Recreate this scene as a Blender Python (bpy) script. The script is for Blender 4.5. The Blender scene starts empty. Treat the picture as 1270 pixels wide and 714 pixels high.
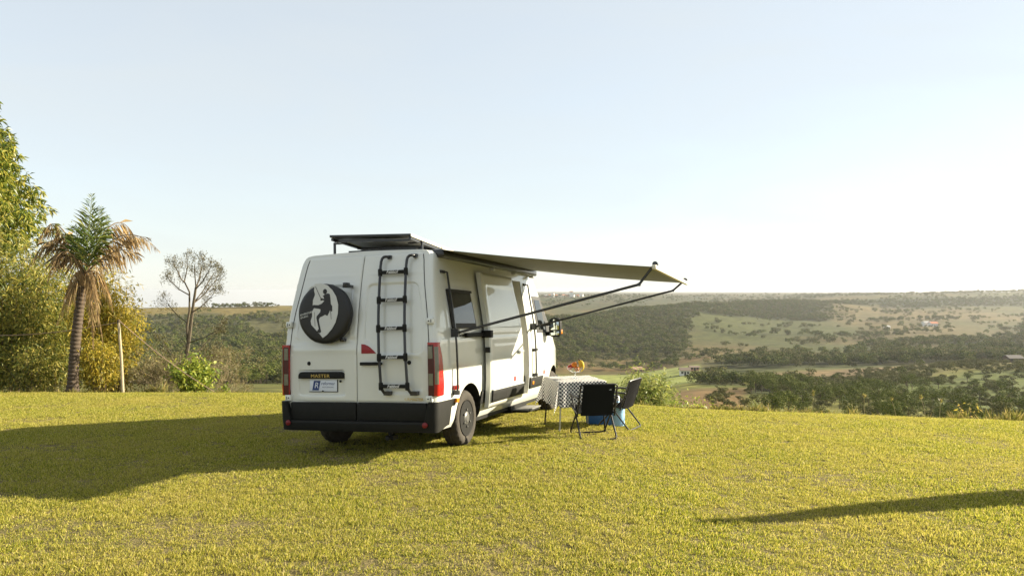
import bpy, bmesh, math, random
import numpy as np
from mathutils import Vector, Matrix
sc = bpy.context.scene
COL = sc.collection
R = math.radians

# ------------------------------------------------------------------ camera
cam_d = bpy.data.cameras.new('camera')
cam_d.sensor_width = 36.0
cam_d.lens = 927.0 / 1270.0 * 36.0
cam_d.clip_start = 0.05
cam_d.clip_end = 40000
cam = bpy.data.objects.new('camera', cam_d)
COL.objects.link(cam)
cam.location = (0, 0, 1.93)
cam.rotation_euler = (R(90) + math.atan(3 / 927.0), 0, 0)
sc.camera = cam
# ------------------------------------------------------------------ sky, sun, exposure
SUN_AZ, SUN_EL = 73.5, 20.5          # degrees to the right of the view direction, above the horizon
world = bpy.data.worlds.new('World')
sc.world = world
world.use_nodes = True
wn = world.node_tree
bg = wn.nodes['Background']
sky = wn.nodes.new('ShaderNodeTexSky')
sky.sky_type = 'NISHITA'
sky.sun_disc = False
sky.sun_elevation = R(SUN_EL)
sky.sun_rotation = R(SUN_AZ)
sky.altitude = 500
sky.air_density = 1.0
sky.dust_density = 0.4
sky.ozone_density = 1.0
# thin high haze everywhere in the air: the clear-sky colours are paled evenly
hs = wn.nodes.new('ShaderNodeHueSaturation'); hs.inputs['Saturation'].default_value = .78
veil = wn.nodes.new('ShaderNodeMix'); veil.data_type = 'RGBA'; veil.inputs[0].default_value = .72
veil.inputs[7].default_value = (3.08, 3.26, 3.26, 1)
# barely visible thin cloud: the veil is a little uneven all over the sky
tcw = wn.nodes.new('ShaderNodeTexCoord'); mpw = wn.nodes.new('ShaderNodeMapping'); mpw.inputs['Scale'].default_value = (1.2, 1.2, 5.0)
nzw = wn.nodes.new('ShaderNodeTexNoise'); nzw.inputs['Scale'].default_value = 2.2; nzw.inputs['Detail'].default_value = 6; nzw.inputs['Distortion'].default_value = .6
mrw = wn.nodes.new('ShaderNodeMapRange'); mrw.inputs[1].default_value = .35; mrw.inputs[2].default_value = .7; mrw.inputs[3].default_value = .66; mrw.inputs[4].default_value = .80
wn.links.new(tcw.outputs['Generated'], mpw.inputs[0]); wn.links.new(mpw.outputs[0], nzw.inputs['Vector']); wn.links.new(nzw.outputs['Fac'], mrw.inputs[0]); wn.links.new(mrw.outputs[0], veil.inputs[0])
wn.links.new(sky.outputs[0], hs.inputs['Color']); wn.links.new(hs.outputs[0], veil.inputs[6])
wn.links.new(veil.outputs[2], bg.inputs[0])
bg.inputs[1].default_value = 0.08
sun_d = bpy.data.lights.new('sun', 'SUN')
sun_d.energy = 5.0
sun_d.angle = R(0.53)
sun_d.color = (1.0, 0.89, 0.68)
sun = bpy.data.objects.new('sun', sun_d)
COL.objects.link(sun)
S = Vector((math.sin(R(SUN_AZ)) * math.cos(R(SUN_EL)), math.cos(R(SUN_AZ)) * math.cos(R(SUN_EL)), math.sin(R(SUN_EL))))
sun.rotation_euler = S.to_track_quat('Z', 'Y').to_euler()
sc.view_settings.view_transform = 'Standard'
sc.view_settings.look = 'None'
sc.view_settings.gamma = 1.0
sc.view_settings.exposure = 1.7
sc.cycles.volume_bounces = 0
sc.cycles.max_bounces = 8
sc.cycles.transparent_max_bounces = 8
sc.cycles.use_denoising = True

rng = np.random.default_rng(7)
random.seed(7)

# ------------------------------------------------------------------ helpers
def tag(o, label=None, cat=None, group=None, kind=None):
    if label: o['label'] = label
    if cat: o['category'] = cat
    if group: o['group'] = group
    if kind: o['kind'] = kind
    return o

def thing(name, label, cat, loc=(0, 0, 0), rz=0, group=None):
    o = bpy.data.objects.new(name, None)
    COL.objects.link(o)
    o.empty_display_size = 0.2
    o.location = loc
    o.rotation_euler = (0, 0, rz)
    return tag(o, label, cat, group)

def link_mesh(name, me, parent=None):
    o = bpy.data.objects.new(name, me)
    COL.objects.link(o)
    if parent: o.parent = parent
    return o

def V(*a): return Vector(a)

class MB:
    def __init__(s):
        s.v = []; s.f = []; s.m = []
    def add(s, vs, fs, mi=0):
        n = len(s.v)
        s.v += [tuple(v) for v in vs]
        s.f += [tuple(i + n for i in f) for f in fs]
        s.m += [mi] * len(fs)
    def box(s, lo, hi, mi=0, X=None):
        vs = [Vector((x, y, z)) for z in (lo[2], hi[2]) for y in (lo[1], hi[1]) for x in (lo[0], hi[0])]
        if X is not None: vs = [X @ v for v in vs]
        s.add(vs, [(0, 2, 3, 1), (4, 5, 7, 6), (0, 1, 5, 4), (2, 6, 7, 3), (0, 4, 6, 2), (1, 3, 7, 5)], mi)
    def tube(s, pts, r, n=8, mi=0, cap=True):
        pts = [Vector(p) for p in pts]
        if not hasattr(r, '__len__'): r = [r] * len(pts)
        base = []; vs = []; fs = []
        prev = None
        for i, p in enumerate(pts):
            if i == 0: t = pts[1] - p
            elif i == len(pts) - 1: t = p - pts[i - 1]
            else: t = (pts[i + 1] - p).normalized() + (p - pts[i - 1]).normalized()
            t.normalize()
            if prev is None:
                a = Vector((0, 0, 1)) if abs(t.z) < .9 else Vector((1, 0, 0))
                u = t.cross(a).normalized()
            else:
                u = (prev - t * prev.dot(t)).normalized()
            prev = u
            w = t.cross(u)
            sc_ = 1.0
            if 0 < i < len(pts) - 1:
                c = (pts[i + 1] - p).normalized().dot(t)
                sc_ = 1 / max(c, .5)
            for k in range(n):
                a = 2 * math.pi * (k + .5) / n
                vs.append(p + (u * math.cos(a) + w * math.sin(a)) * r[i] * (sc_ if n == 4 else 1))
        for i in range(len(pts) - 1):
            for k in range(n):
                a = i * n + k; b = i * n + (k + 1) % n
                fs.append((a, b, b + n, a + n))
        if cap:
            fs.append(tuple(range(n - 1, -1, -1)))
            fs.append(tuple((len(pts) - 1) * n + k for k in range(n)))
        s.add(vs, fs, mi)
    def lathe(s, prof, o=(0, 0, 0), axis=(0, 0, 1), n=24, mi=0, close=False, rad=None):
        o = Vector(o); ax = Vector(axis).normalized()
        a = Vector((1, 0, 0)) if abs(ax.x) < .9 else Vector((0, 0, 1))
        u = (a - ax * a.dot(ax)).normalized(); w = ax.cross(u)
        vs = []; fs = []
        for i, (r, h) in enumerate(prof):
            for k in range(n):
                q = 2 * math.pi * k / n
                rr = r if rad is None else rad(i, k, r)
                vs.append(o + ax * h + (u * math.cos(q) + w * math.sin(q)) * rr)
        m = len(prof)
        for i in range(m if close else m - 1):
            for k in range(n):
                a0 = i * n + k; b0 = i * n + (k + 1) % n
                a1 = ((i + 1) % m) * n + k; b1 = ((i + 1) % m) * n + (k + 1) % n
                fs.append((a0, b0, b1, a1))
        if not close:
            if prof[0][0] > 1e-4: fs.append(tuple(range(n - 1, -1, -1)))
            if prof[-1][0] > 1e-4: fs.append(tuple((m - 1) * n + k for k in range(n)))
        s.add(vs, fs, mi)
    def prism(s, poly, o, ex, ey, depth, mi=0):
        o = Vector(o); ex = Vector(ex); ey = Vector(ey); ez = ex.cross(ey).normalized() * depth
        n = len(poly)
        vs = [o + ex * x + ey * y for x, y in poly] + [o + ex * x + ey * y + ez for x, y in poly]
        fs = [tuple(range(n - 1, -1, -1)), tuple(range(n, 2 * n))]
        fs += [(i, (i + 1) % n, (i + 1) % n + n, i + n) for i in range(n)]
        s.add(vs, fs, mi)
    def grid(s, fn, nu, nv, mi=0, thick=None):
        """fn(u,v) -> point ; thick: fn2(u,v) -> back point, closes a solid"""
        vs = [fn(i / nu, j / nv) for j in range(nv + 1) for i in range(nu + 1)]
        W = nu + 1
        fs = [(j * W + i, j * W + i + 1, (j + 1) * W + i + 1, (j + 1) * W + i) for j in range(nv) for i in range(nu)]
        if thick:
            n = len(vs)
            vs += [thick(i / nu, j / nv) for j in range(nv + 1) for i in range(nu + 1)]
            fs += [(n + j * W + i, n + (j + 1) * W + i, n + (j + 1) * W + i + 1, n + j * W + i + 1) for j in range(nv) for i in range(nu)]
            rim = [i for i in range(W)] + [j * W + nu for j in range(1, nv + 1)] + [nv * W + i for i in range(nu - 1, -1, -1)] + [j * W for j in range(nv - 1, 0, -1)]
            for a, b in zip(rim, rim[1:] + rim[:1]): fs.append((b, a, a + n, b + n))
        s.add(vs, fs, mi)
    def build(s, name, mats, parent=None, bev=0, angle=35, fix=True):
        me = bpy.data.meshes.new(name)
        me.from_pydata(s.v, [], s.f)
        if not isinstance(mats, (list, tuple)): mats = [mats]
        for m in mats: me.materials.append(m)
        me.polygons.foreach_set('material_index', s.m)
        if bev or fix:
            bm = bmesh.new(); bm.from_mesh(me)
            if fix: bmesh.ops.recalc_face_normals(bm, faces=bm.faces)
            if bev:
                es = [e for e in bm.edges if len(e.link_faces) == 2 and e.calc_face_angle(0) > .6]
                bmesh.ops.bevel(bm, geom=es, offset=bev, segments=2, affect='EDGES', profile=.5, clamp_overlap=True)
            bm.to_mesh(me); bm.free()
        me.polygons.foreach_set('use_smooth', [True] * len(me.polygons))
        me.set_sharp_from_angle(angle=R(angle))
        me.update()
        return link_mesh(name, me, parent)

def text_mesh(txt, size, ext=.001, shear=0, space=1.0):
    cu = bpy.data.curves.new('lettering', 'FONT')
    cu.body = txt; cu.size = size; cu.extrude = ext; cu.shear = shear
    cu.align_x = 'CENTER'; cu.align_y = 'CENTER'; cu.space_character = space
    cu.resolution_u = 3
    o = bpy.data.objects.new('lettering', cu)
    COL.objects.link(o)
    bpy.context.view_layer.update()
    me = bpy.data.meshes.new_from_object(o.evaluated_get(bpy.context.evaluated_depsgraph_get()))
    bpy.data.objects.remove(o)
    return me

def put_text(txt, size, o, ex, ey, mat, parent, name='lettering', sx=1.0, bold=0, **k):
    me = text_mesh(txt, size, **k)
    ex = Vector(ex).normalized(); ey = Vector(ey).normalized(); ez = ex.cross(ey)
    m = Matrix((ex * sx, ey, ez)).transposed().to_4x4(); m.translation = Vector(o)
    me.transform(m)
    me.materials.clear(); me.materials.append(mat)
    return link_mesh(name, me, parent)

def smooth(a, b, x):
    t = min(1, max(0, (x - a) / (b - a))) if a != b else float(x > a)
    return t * t * (3 - 2 * t)

def nsmooth(a, b, x):
    t = np.clip((x - a) / (b - a), 0, 1)
    return t * t * (3 - 2 * t)

def hash2(ix, iy, seed):
    h = (ix.astype(np.int64) * 374761393 + iy.astype(np.int64) * 668265263 + seed * 974711) & 0xffffffff
    h = ((h ^ (h >> 13)) * 1274126177) & 0xffffffff
    return ((h ^ (h >> 16)) & 0xffffff) / float(0xffffff)

def vnoise(x, y, seed=0):
    x = np.asarray(x, float); y = np.asarray(y, float)
    ix = np.floor(x); iy = np.floor(y)
    fx = x - ix; fy = y - iy
    fx = fx * fx * (3 - 2 * fx); fy = fy * fy * (3 - 2 * fy)
    a = hash2(ix, iy, seed); b = hash2(ix + 1, iy, seed); c = hash2(ix, iy + 1, seed); d = hash2(ix + 1, iy + 1, seed)
    return (a * (1 - fx) + b * fx) * (1 - fy) + (c * (1 - fx) + d * fx) * fy

def fbm(x, y, seed=0, o=4):
    r = 0; a = .5; n = 0
    for i in range(o):
        r = r + a * vnoise(x * 2 ** i, y * 2 ** i, seed + i * 17); n += a; a *= .5
    return r / n

# ------------------------------------------------------------------ materials
def nodes_mat(name):
    m = bpy.data.materials.new(name); m.use_nodes = True
    nt = m.node_tree
    return m, nt, nt.nodes['Principled BSDF']

def mat(name, col, rough=.5, metal=0, coat=0, var=.0, scale=8, bump=0, bscale=60, spec=.5, trans=0, ior=1.45, detail=4):
    m, nt, b = nodes_mat(name)
    b.inputs['Base Color'].default_value = (*col, 1)
    b.inputs['Roughness'].default_value = rough
    b.inputs['Metallic'].default_value = metal
    b.inputs['Specular IOR Level'].default_value = spec
    b.inputs['IOR'].default_value = ior
    b.inputs['Transmission Weight'].default_value = trans
    if coat:
        b.inputs['Coat Weight'].default_value = coat
        b.inputs['Coat Roughness'].default_value = .04
    tc = nt.nodes.new('ShaderNodeTexCoord')
    if var:
        n = nt.nodes.new('ShaderNodeTexNoise'); n.inputs['Scale'].default_value = scale; n.inputs['Detail'].default_value = detail
        nt.links.new(tc.outputs['Object'], n.inputs['Vector'])
        mx = nt.nodes.new('ShaderNodeMix'); mx.data_type = 'RGBA'
        mx.inputs[6].default_value = (*[c * (1 - var) for c in col], 1)
        mx.inputs[7].default_value = (*[min(1, c * (1 + var)) for c in col], 1)
        nt.links.new(n.outputs['Fac'], mx.inputs[0])
        nt.links.new(mx.outputs[2], b.inputs['Base Color'])
    if bump:
        n2 = nt.nodes.new('ShaderNodeTexNoise'); n2.inputs['Scale'].default_value = bscale; n2.inputs['Detail'].default_value = 6
        nt.links.new(tc.outputs['Object'], n2.inputs['Vector'])
        bp = nt.nodes.new('ShaderNodeBump'); bp.inputs['Strength'].default_value = bump; bp.inputs['Distance'].default_value = .01
        nt.links.new(n2.outputs['Fac'], bp.inputs['Height'])
        nt.links.new(bp.outputs[0], b.inputs['Normal'])
    return m

def leaf_mat(name, cols, trans=.45, rough=.5, source='island', big=0, bigcols=None, spec=.3):
    """foliage: several real leaf colours picked per leaf (island) or per instance, some light passing through"""
    m, nt, b = nodes_mat(name)
    if source == 'island':
        g = nt.nodes.new('ShaderNodeNewGeometry'); f = g.outputs['Random Per Island']
    else:
        g = nt.nodes.new('ShaderNodeObjectInfo'); g3 = nt.nodes.new('ShaderNodeNewGeometry')
        ad_ = nt.nodes.new('ShaderNodeMath'); ad_.operation = 'ADD'; fr_ = nt.nodes.new('ShaderNodeMath'); fr_.operation = 'FRACT'
        nt.links.new(g.outputs['Random'], ad_.inputs[0]); nt.links.new(g3.outputs['Random Per Island'], ad_.inputs[1]); nt.links.new(ad_.outputs[0], fr_.inputs[0]); f = fr_.outputs[0]
    cr = nt.nodes.new('ShaderNodeValToRGB'); cr.color_ramp.interpolation = 'LINEAR'
    els = cr.color_ramp.elements
    while len(els) < len(cols): els.new(.5)
    for i, c in enumerate(cols):
        els[i].position = i / (len(cols) - 1); els[i].color = (*c, 1)
    nt.links.new(f, cr.inputs[0])
    out = cr.outputs[0]
    if big:
        g2 = nt.nodes.new('ShaderNodeNewGeometry')
        n = nt.nodes.new('ShaderNodeTexNoise'); n.inputs['Scale'].default_value = big; n.inputs['Detail'].default_value = 6; n.inputs['Roughness'].default_value = .62
        nt.links.new(g2.outputs['Position'], n.inputs['Vector'])
        mr = nt.nodes.new('ShaderNodeMapRange'); mr.inputs[1].default_value = .42; mr.inputs[2].default_value = .66
        nt.links.new(n.outputs['Fac'], mr.inputs[0])
        mx = nt.nodes.new('ShaderNodeMix'); mx.data_type = 'RGBA'; mx.blend_type = 'MIX'
        hs = nt.nodes.new('ShaderNodeMath'); hs.operation = 'MULTIPLY'; hs.inputs[1].default_value = .42
        nt.links.new(mr.outputs[0], hs.inputs[0]); nt.links.new(hs.outputs[0], mx.inputs[0])
        nt.links.new(out, mx.inputs[6]); mx.inputs[7].default_value = (*bigcols, 1)
        out = mx.outputs[2]
    nt.links.new(out, b.inputs['Base Color'])
    b.inputs['Roughness'].default_value = rough
    b.inputs['Specular IOR Level'].default_value = spec
    tr = nt.nodes.new('ShaderNodeBsdfTranslucent')
    nt.links.new(out, tr.inputs[0])
    ms = nt.nodes.new('ShaderNodeMixShader'); ms.inputs[0].default_value = trans
    nt.links.new(b.outputs[0], ms.inputs[1]); nt.links.new(tr.outputs[0], ms.inputs[2])
    nt.links.new(ms.outputs[0], nt.nodes['Material Output'].inputs[0])
    return m

def leaf_mesh(name, pos, direc, length, width, mat_, parent=None, droop=0.0, seed=1, up=None, extra=None, normal=None):
    """many leaves as bent diamond faces (two quads-as-triangles each); pos, direc: (N,3)"""
    r = np.random.default_rng(seed)
    N = len(pos)
    d = direc / (np.linalg.norm(direc, axis=1, keepdims=True) + 1e-9)
    a = r.normal(size=(N, 3)) if normal is None else normal
    sd = np.cross(d, a); sd /= (np.linalg.norm(sd, axis=1, keepdims=True) + 1e-9)
    L = np.broadcast_to(np.asarray(length, float), (N,))[:, None]; Wd = np.broadcast_to(np.asarray(width, float), (N,))[:, None]
    p0 = pos; tip = pos + d * L; tip[:, 2] -= (droop * L[:, 0])
    mid = pos + d * L * .45
    v = np.empty((N, 4, 3)); v[:, 0] = p0; v[:, 1] = mid + sd * Wd * .5; v[:, 2] = tip; v[:, 3] = mid - sd * Wd * .5
    verts = v.reshape(-1, 3)
    base = (np.arange(N) * 4)[:, None]
    tris = (base[:, None, :] + np.array([[0, 1, 2], [0, 2, 3]])[None]).reshape(-1, 3)
    me = bpy.data.meshes.new(name)
    me.vertices.add(len(verts)); me.vertices.foreach_set('co', verts.ravel())
    me.loops.add(len(tris) * 3); me.loops.foreach_set('vertex_index', tris.ravel().astype(np.int32))
    me.polygons.add(len(tris)); me.polygons.foreach_set('loop_start', np.arange(len(tris), dtype=np.int32) * 3)
    me.update(calc_edges=True)
    me.materials.append(mat_)
    if name is None: return me
    return link_mesh(name, me, parent) if parent is not False else me

def rand_dir(n, r):
    a = r.normal(size=(n, 3)); return a / np.linalg.norm(a, axis=1, keepdims=True)

# ------------------------------------------------------------------ ground heights
EYE = 1.93
_cx = np.array([-60, -20, -8, -2.5, -.5, .8, 2, 3.5, 10, 20, 60.])
_cz = np.array([0, 0, 0, -.02, .03, .06, -.03, -.05, -.19, -.5, -2.])
_fx = np.linspace(-60, 60, 2401); _fz = np.interp(_fx, _cx, _cz)
_k = np.hanning(31); _k /= _k.sum(); _fz = np.convolve(np.pad(_fz, 15, mode='edge'), _k, 'valid')
def y_edge(X, Y):
    t = X / np.maximum(Y, 1.)
    return np.interp(t, [-1.5, -.2, .05, .23, .685, 1.5], [18, 18, 16.8, 14.9, 14., 13.])
def gz(X, Y):
    X = np.asarray(X, float); Y = np.asarray(Y, float)
    b = .449 - .0514 * np.maximum(Y, -6) + np.interp(X, _fx, _fz)
    d = np.clip(Y - y_edge(X, Y) + 1.2, 0, 6)
    return b - .06 * d * d + .012 * (fbm(X * .6, Y * .6, 3, 2) - .5) * 2
def pix(v, D): return EYE - (v - 360.) / 927. * D

_T = {   # by azimuth (photo column): distance and height line of the land
 -900: [(30, 500), (100, 500), (300, 470), (700, 425), (1000, 385), (1200, 384), (1600, 390), (3000, 388), (14000, 384)],
 0:    [(30, 490), (60, 490), (130, 480), (260, 474), (350, 462), (500, 440), (650, 424), (760, 416), (850, 404), (950, 394), (1020, 386), (1080, 383), (1300, 386), (1600, 390), (3000, 388), (14000, 384)],
 200:  [(30, 490), (60, 489), (130, 480), (260, 474), (350, 462), (500, 440), (650, 424), (760, 416), (850, 403), (950, 391), (1020, 384), (1080, 381.5), (1300, 384), (1600, 390), (3000, 388), (14000, 384)],
 350:  [(30, 495), (60, 492), (90, 484), (130, 477), (180, 480), (260, 474), (350, 462), (500, 440), (650, 424), (720, 419), (760, 416), (850, 403), (950, 390), (1020, 381), (1080, 378), (1300, 381), (1600, 390), (3000, 388), (14000, 384)],
 560:  [(30, 520), (100, 505), (180, 495), (350, 472), (500, 448), (650, 430), (760, 418), (900, 398), (1050, 384), (1150, 380), (1400, 383), (2000, 372), (3000, 366), (14000, 361.4)],
 700:  [(30, 535), (100, 515), (180, 503), (300, 488), (380, 478), (480, 466), (540, 456), (620, 435), (720, 412), (800, 399), (900, 396), (1100, 402), (1500, 388), (1800, 377), (2000, 371), (2300, 367.5), (4000, 364), (14000, 361.4)],
 780:  [(30, 535), (100, 512), (180, 500), (300, 487), (380, 478), (480, 465), (540, 458), (600, 447), (680, 430), (800, 407), (950, 389), (1050, 384), (1300, 388), (2000, 372), (2500, 366.5), (4000, 364), (14000, 361.4)],
 860:  [(30, 530), (60, 525), (100, 510), (130, 501), (200, 488), (280, 475), (380, 469), (450, 453), (600, 440), (800, 412), (1000, 388), (1150, 378), (1400, 382), (2500, 367), (4000, 364), (14000, 361.4)],
 950:  [(30, 535), (60, 530), (100, 512), (150, 498), (200, 487), (260, 478), (330, 467), (430, 455), (520, 440), (700, 425), (850, 411), (1000, 400), (1100, 396), (1250, 380), (1350, 373.5), (1600, 377), (2500, 366.5), (4000, 363.5), (14000, 361.4)],
 1030: [(30, 540), (70, 543), (120, 512), (200, 492), (260, 478), (330, 467), (380, 458), (430, 453), (520, 440), (700, 423), (900, 407), (1100, 396), (1250, 382), (1350, 375), (1500, 375), (1700, 368), (2000, 367), (3000, 364.4), (14000, 361.4)],
 1100: [(30, 543), (70, 543), (120, 514), (180, 496), (240, 477), (300, 461), (330, 458), (400, 455), (450, 448), (520, 436), (700, 420), (900, 406), (1200, 391), (1400, 380), (1550, 370), (1700, 366), (2000, 366), (3000, 363.5), (14000, 361.4)],
 1200: [(30, 545), (60, 540), (100, 520), (160, 500), (220, 476), (270, 455), (300, 449), (340, 452), (400, 450), (450, 445), (520, 433), (700, 417), (900, 404), (1200, 389), (1400, 377), (1600, 366), (1800, 363.5), (3000, 362.8), (14000, 361.4)],
 1300: [(30, 548), (60, 540), (100, 520), (160, 500), (220, 474), (270, 453), (300, 446), (340, 450), (400, 448), (450, 443), (520, 431), (700, 415), (900, 403), (1200, 388), (1400, 375), (1600, 363), (1800, 361), (3000, 362), (14000, 361.4)],
 2200: [(30, 560), (100, 530), (200, 490), (300, 450), (450, 443), (700, 415), (1000, 398), (1400, 375), (1700, 364), (3000, 363), (14000, 361.4)],
}
_LD = np.linspace(math.log(20), math.log(16000), 420)
_us = np.array(sorted(_T))
_G = np.array([np.interp(_LD, [math.log(d) for d, v in _T[u]], [v for d, v in _T[u]]) for u in _us])
_k2 = np.hanning(11); _k2 /= _k2.sum()
_G = np.array([np.convolve(np.pad(g, 5, mode='edge'), _k2, 'valid') for g in _G])
_ug = np.linspace(-900, 2200, 621)
_G = np.array([np.interp(_ug, _us, _G[:, k]) for k in range(len(_LD))]).T        # (u, D)
_k3 = np.hanning(15); _k3 /= _k3.sum()
_G = np.array([np.convolve(np.pad(_G[:, k], 7, mode='edge'), _k3, 'valid') for k in range(len(_LD))]).T
def land_z(X, Y):
    """height of the land beyond the lawn at world X, Y (arrays)"""
    X = np.asarray(X, float); Y = np.asarray(Y, float)
    az = np.arctan2(X, Y); r = np.hypot(X, Y)
    ca = np.clip(az, -R(56), R(56)); D = np.maximum(r * np.cos(ca), 20.)
    u = np.clip(635 + 927 * np.tan(ca), -900, 2200)
    fu = (u + 900) / 5.; fd = (np.log(np.minimum(D, 16000)) - _LD[0]) / (_LD[1] - _LD[0])
    iu = np.clip(fu.astype(int), 0, 619); idd = np.clip(fd.astype(int), 0, 418)
    fu = fu - iu; fd = fd - idd
    v = (_G[iu, idd] * (1 - fu) + _G[np.minimum(iu + 1, 620), idd] * fu) * (1 - fd) + (_G[iu, idd + 1] * (1 - fu) + _G[np.minimum(iu + 1, 620), idd + 1] * fu) * fd
    z = pix(v, D)
    k = nsmooth(40, 300, D)
    z = z + k * (fbm(X / 60, Y / 60, 11, 3) - .5) * (2 + D * .0022) * (1 - nsmooth(1900, 4000, D)) + (1 - k) * (fbm(X / 9, Y / 9, 12, 3) - .5) * .8 * nsmooth(20, 40, D)
    w = nsmooth(17, 30, D)
    lawn = gz(X, np.minimum(Y, 24)) - .3
    return np.where(D < 30, (1 - w) * lawn + w * z, z)

def cover(X, Y):
    """land cover: forest share (0-1), and the ground colour (N,3)"""
    az = np.arctan2(X, Y); ca = np.clip(az, -R(56), R(56)); D = np.hypot(X, Y) * np.cos(ca)
    u = 635 + 927 * np.tan(ca)
    n1 = fbm(X / 70, Y / 70, 21, 4) - .5; n2 = fbm(X / 25, Y / 25, 22, 3) - .5; n3 = fbm(X / 160, Y / 300, 23, 4) - .5
    uu = u + n1 * 45 + n2 * 18; DD = D * (1 + n1 * .13)
    N = len(D)
    c = np.empty((N, 3)); c[:] = (.19, .165, .08)
    def mix(w, col): c[:] = c * (1 - w[:, None]) + np.array(col) * w[:, None]
    def band(x, a, b, s): return nsmooth(a - s, a + s, x) * (1 - nsmooth(b - s, b + s, x))
    mix(nsmooth(-.05, .12, n3), (.12, .14, .05)); mix(nsmooth(.02, .12, -n3 + n2 * .5) * .7, (.26, .20, .10))
    mix(nsmooth(1500, 1900, DD), (.17, .155, .085)); mix(nsmooth(1500, 1900, DD) * nsmooth(-.03, .08, n2 + n3), (.10, .12, .06))
    f = np.zeros(N)
    # near slope under the lawn
    near = 1 - nsmooth(300, 340, DD)
    mix(near, (.17, .215, .055)); mix(near * nsmooth(-.02, .1, n1), (.33, .33, .10))
    f = np.maximum(f, near * nsmooth(40, 60, D) * (.05 + .32 * nsmooth(.02, .14, n2 + .8 * n1)) * nsmooth(930, 1000, uu))
    # brown slope and the clumps of trees beside it
    br = band(uu, 825, 925, 12) * band(DD, 80, 225, 25); mix(br, (.30, .20, .11))
    f = np.where(br > .4, f * .1, f)
    f = np.maximum(f, band(uu, 868, 935, 8) * band(DD, 250, 330, 15) * .95); f = np.maximum(f, band(uu, 925, 1000, 8) * band(DD, 185, 235, 14) * .9)
    # brown track strip and olive hill on the right
    st = band(uu, 900, 1110, 14) * band(D, 296, 375, 12); mix(st, (.33, .24, .15)); f = np.where(st > .3, f * .05, f)
    hl = band(uu, 1070, 2500, 20) * band(DD, 262, 325, 8); mix(hl, (.24, .22, .08)); f = np.where(hl > .3, f * .1, f)
    # bright field in the valley
    gf = band(u + n1 * 8, 600, 868, 4) * band(D * (1 + n1 * .03), 300, 482, 6); mix(gf, (.40, .46, .17)); f = np.where(gf > .3, 0, f)
    so = band(uu, 690, 880, 15) * band(D, 505, 590, 20) * nsmooth(-.1, .1, n2); mix(so, (.42, .27, .15))
    f = np.maximum(f, band(uu, 640, 880, 10) * band(DD, 485, 600, 12) * nsmooth(-.08, .12, n2 - n1 * .4) * .55)
    # tree belts across the valley floor
    b1 = band(uu, 880, 3000, 12) * band(DD, 400, 500, 18) * nsmooth(-.16, -.04, n2); f = np.maximum(f, b1 * .95)
    b2 = band(uu, 1120, 3000, 20) * band(DD, 590, 650, 18); f = np.maximum(f, b2 * .8)
    # forest hill in the middle
    lowD = np.interp(u + n3 * 90 + n1 * 50 + n2 * 30, [640, 700, 780, 835, 890, 1035, 1060], [620, 570, 600, 610, 1060, 1080, 1080])
    fh = (1 - nsmooth(1030, 1050, uu)) * nsmooth(640, 690, u) * nsmooth(-20, 20, DD - lowD) * (1 - nsmooth(1420, 1480, D)) * (1 - band(u, 640, 760, 15) * nsmooth(1000, 1060, D))
    f = np.maximum(f, fh * (.72 + .3 * nsmooth(-.1, .05, n2)))
    # left hill
    lh = (1 - nsmooth(600, 640, u))
    ld = lh * (nsmooth(215, 240, DD) * (1 - nsmooth(690, 715, DD)) * .95 + band(DD, 745, 940, 15) * nsmooth(-.12, .06, n2 + n1 * .5) * .75 + band(D, 1035, 1078, 8) * nsmooth(255, 265, u) * (1 - nsmooth(340, 350, u)) * .5)
    f = np.where(lh > .5, ld, f)
    mix(lh * band(DD, 700, 745, 8) * nsmooth(190, 260, uu), (.38, .27, .17)); mix(lh * band(DD, 960, 1090, 15), (.33, .27, .12))
    mix(lh * band(DD, 740, 960, 20), (.17, .17, .09)); mix(lh * (1 - nsmooth(190, 240, DD)), (.20, .21, .08))
    # scrub bands high on the right slope and ridge
    sb = band(uu, 1040, 3000, 15) * band(DD, 1330, 1560, 30); f = np.maximum(f, sb * nsmooth(-.08, .08, n2 + n3 * .6) * .7)
    f = np.maximum(f, band(uu, 860, 3000, 15) * band(D, 520, 1300, 60) * nsmooth(.08, .2, n2 + n1 * .4) * .35)
    f = np.maximum(f, nsmooth(1660, 1700, D) * (1 - nsmooth(2300, 2800, D)) * nsmooth(.0, .14, n1 + n2 * .6) * .5)
    mix(np.clip(f * 1.1, 0, 1) * .8, (.055, .065, .028))
    c *= np.array([.49, .465, .34]) * (1 + n2[:, None] * .35)
    return f, c

# ------------------------------------------------------------------ terrain and lawn
def build_grid_mesh(name, P, nc, nr, wrap, mats, kind='structure', colors=None, parent=None):
    me = bpy.data.meshes.new(name)
    me.vertices.add(len(P)); me.vertices.foreach_set('co', P.ravel())
    j, i = np.meshgrid(np.arange(nr - 1), np.arange(nc if wrap else nc - 1), indexing='ij')
    i2 = (i + 1) % nc
    q = np.stack([j * nc + i, j * nc + i2, (j + 1) * nc + i2, (j + 1) * nc + i], -1).reshape(-1, 4)
    me.loops.add(q.size); me.loops.foreach_set('vertex_index', q.ravel().astype(np.int32))
    me.polygons.add(len(q)); me.polygons.foreach_set('loop_start', np.arange(len(q), dtype=np.int32) * 4)
    me.polygons.foreach_set('use_smooth', [True] * len(q))
    me.update(calc_edges=True)
    if colors is not None:
        at = me.color_attributes.new('landcover', 'FLOAT_COLOR', 'POINT')
        cc = np.ones((len(P), 4)); cc[:, :3] = colors
        at.data.foreach_set('color', cc.ravel())
    me.materials.append(mats)
    o = link_mesh(name, me, parent)
    if kind: o['kind'] = kind
    return o

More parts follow.
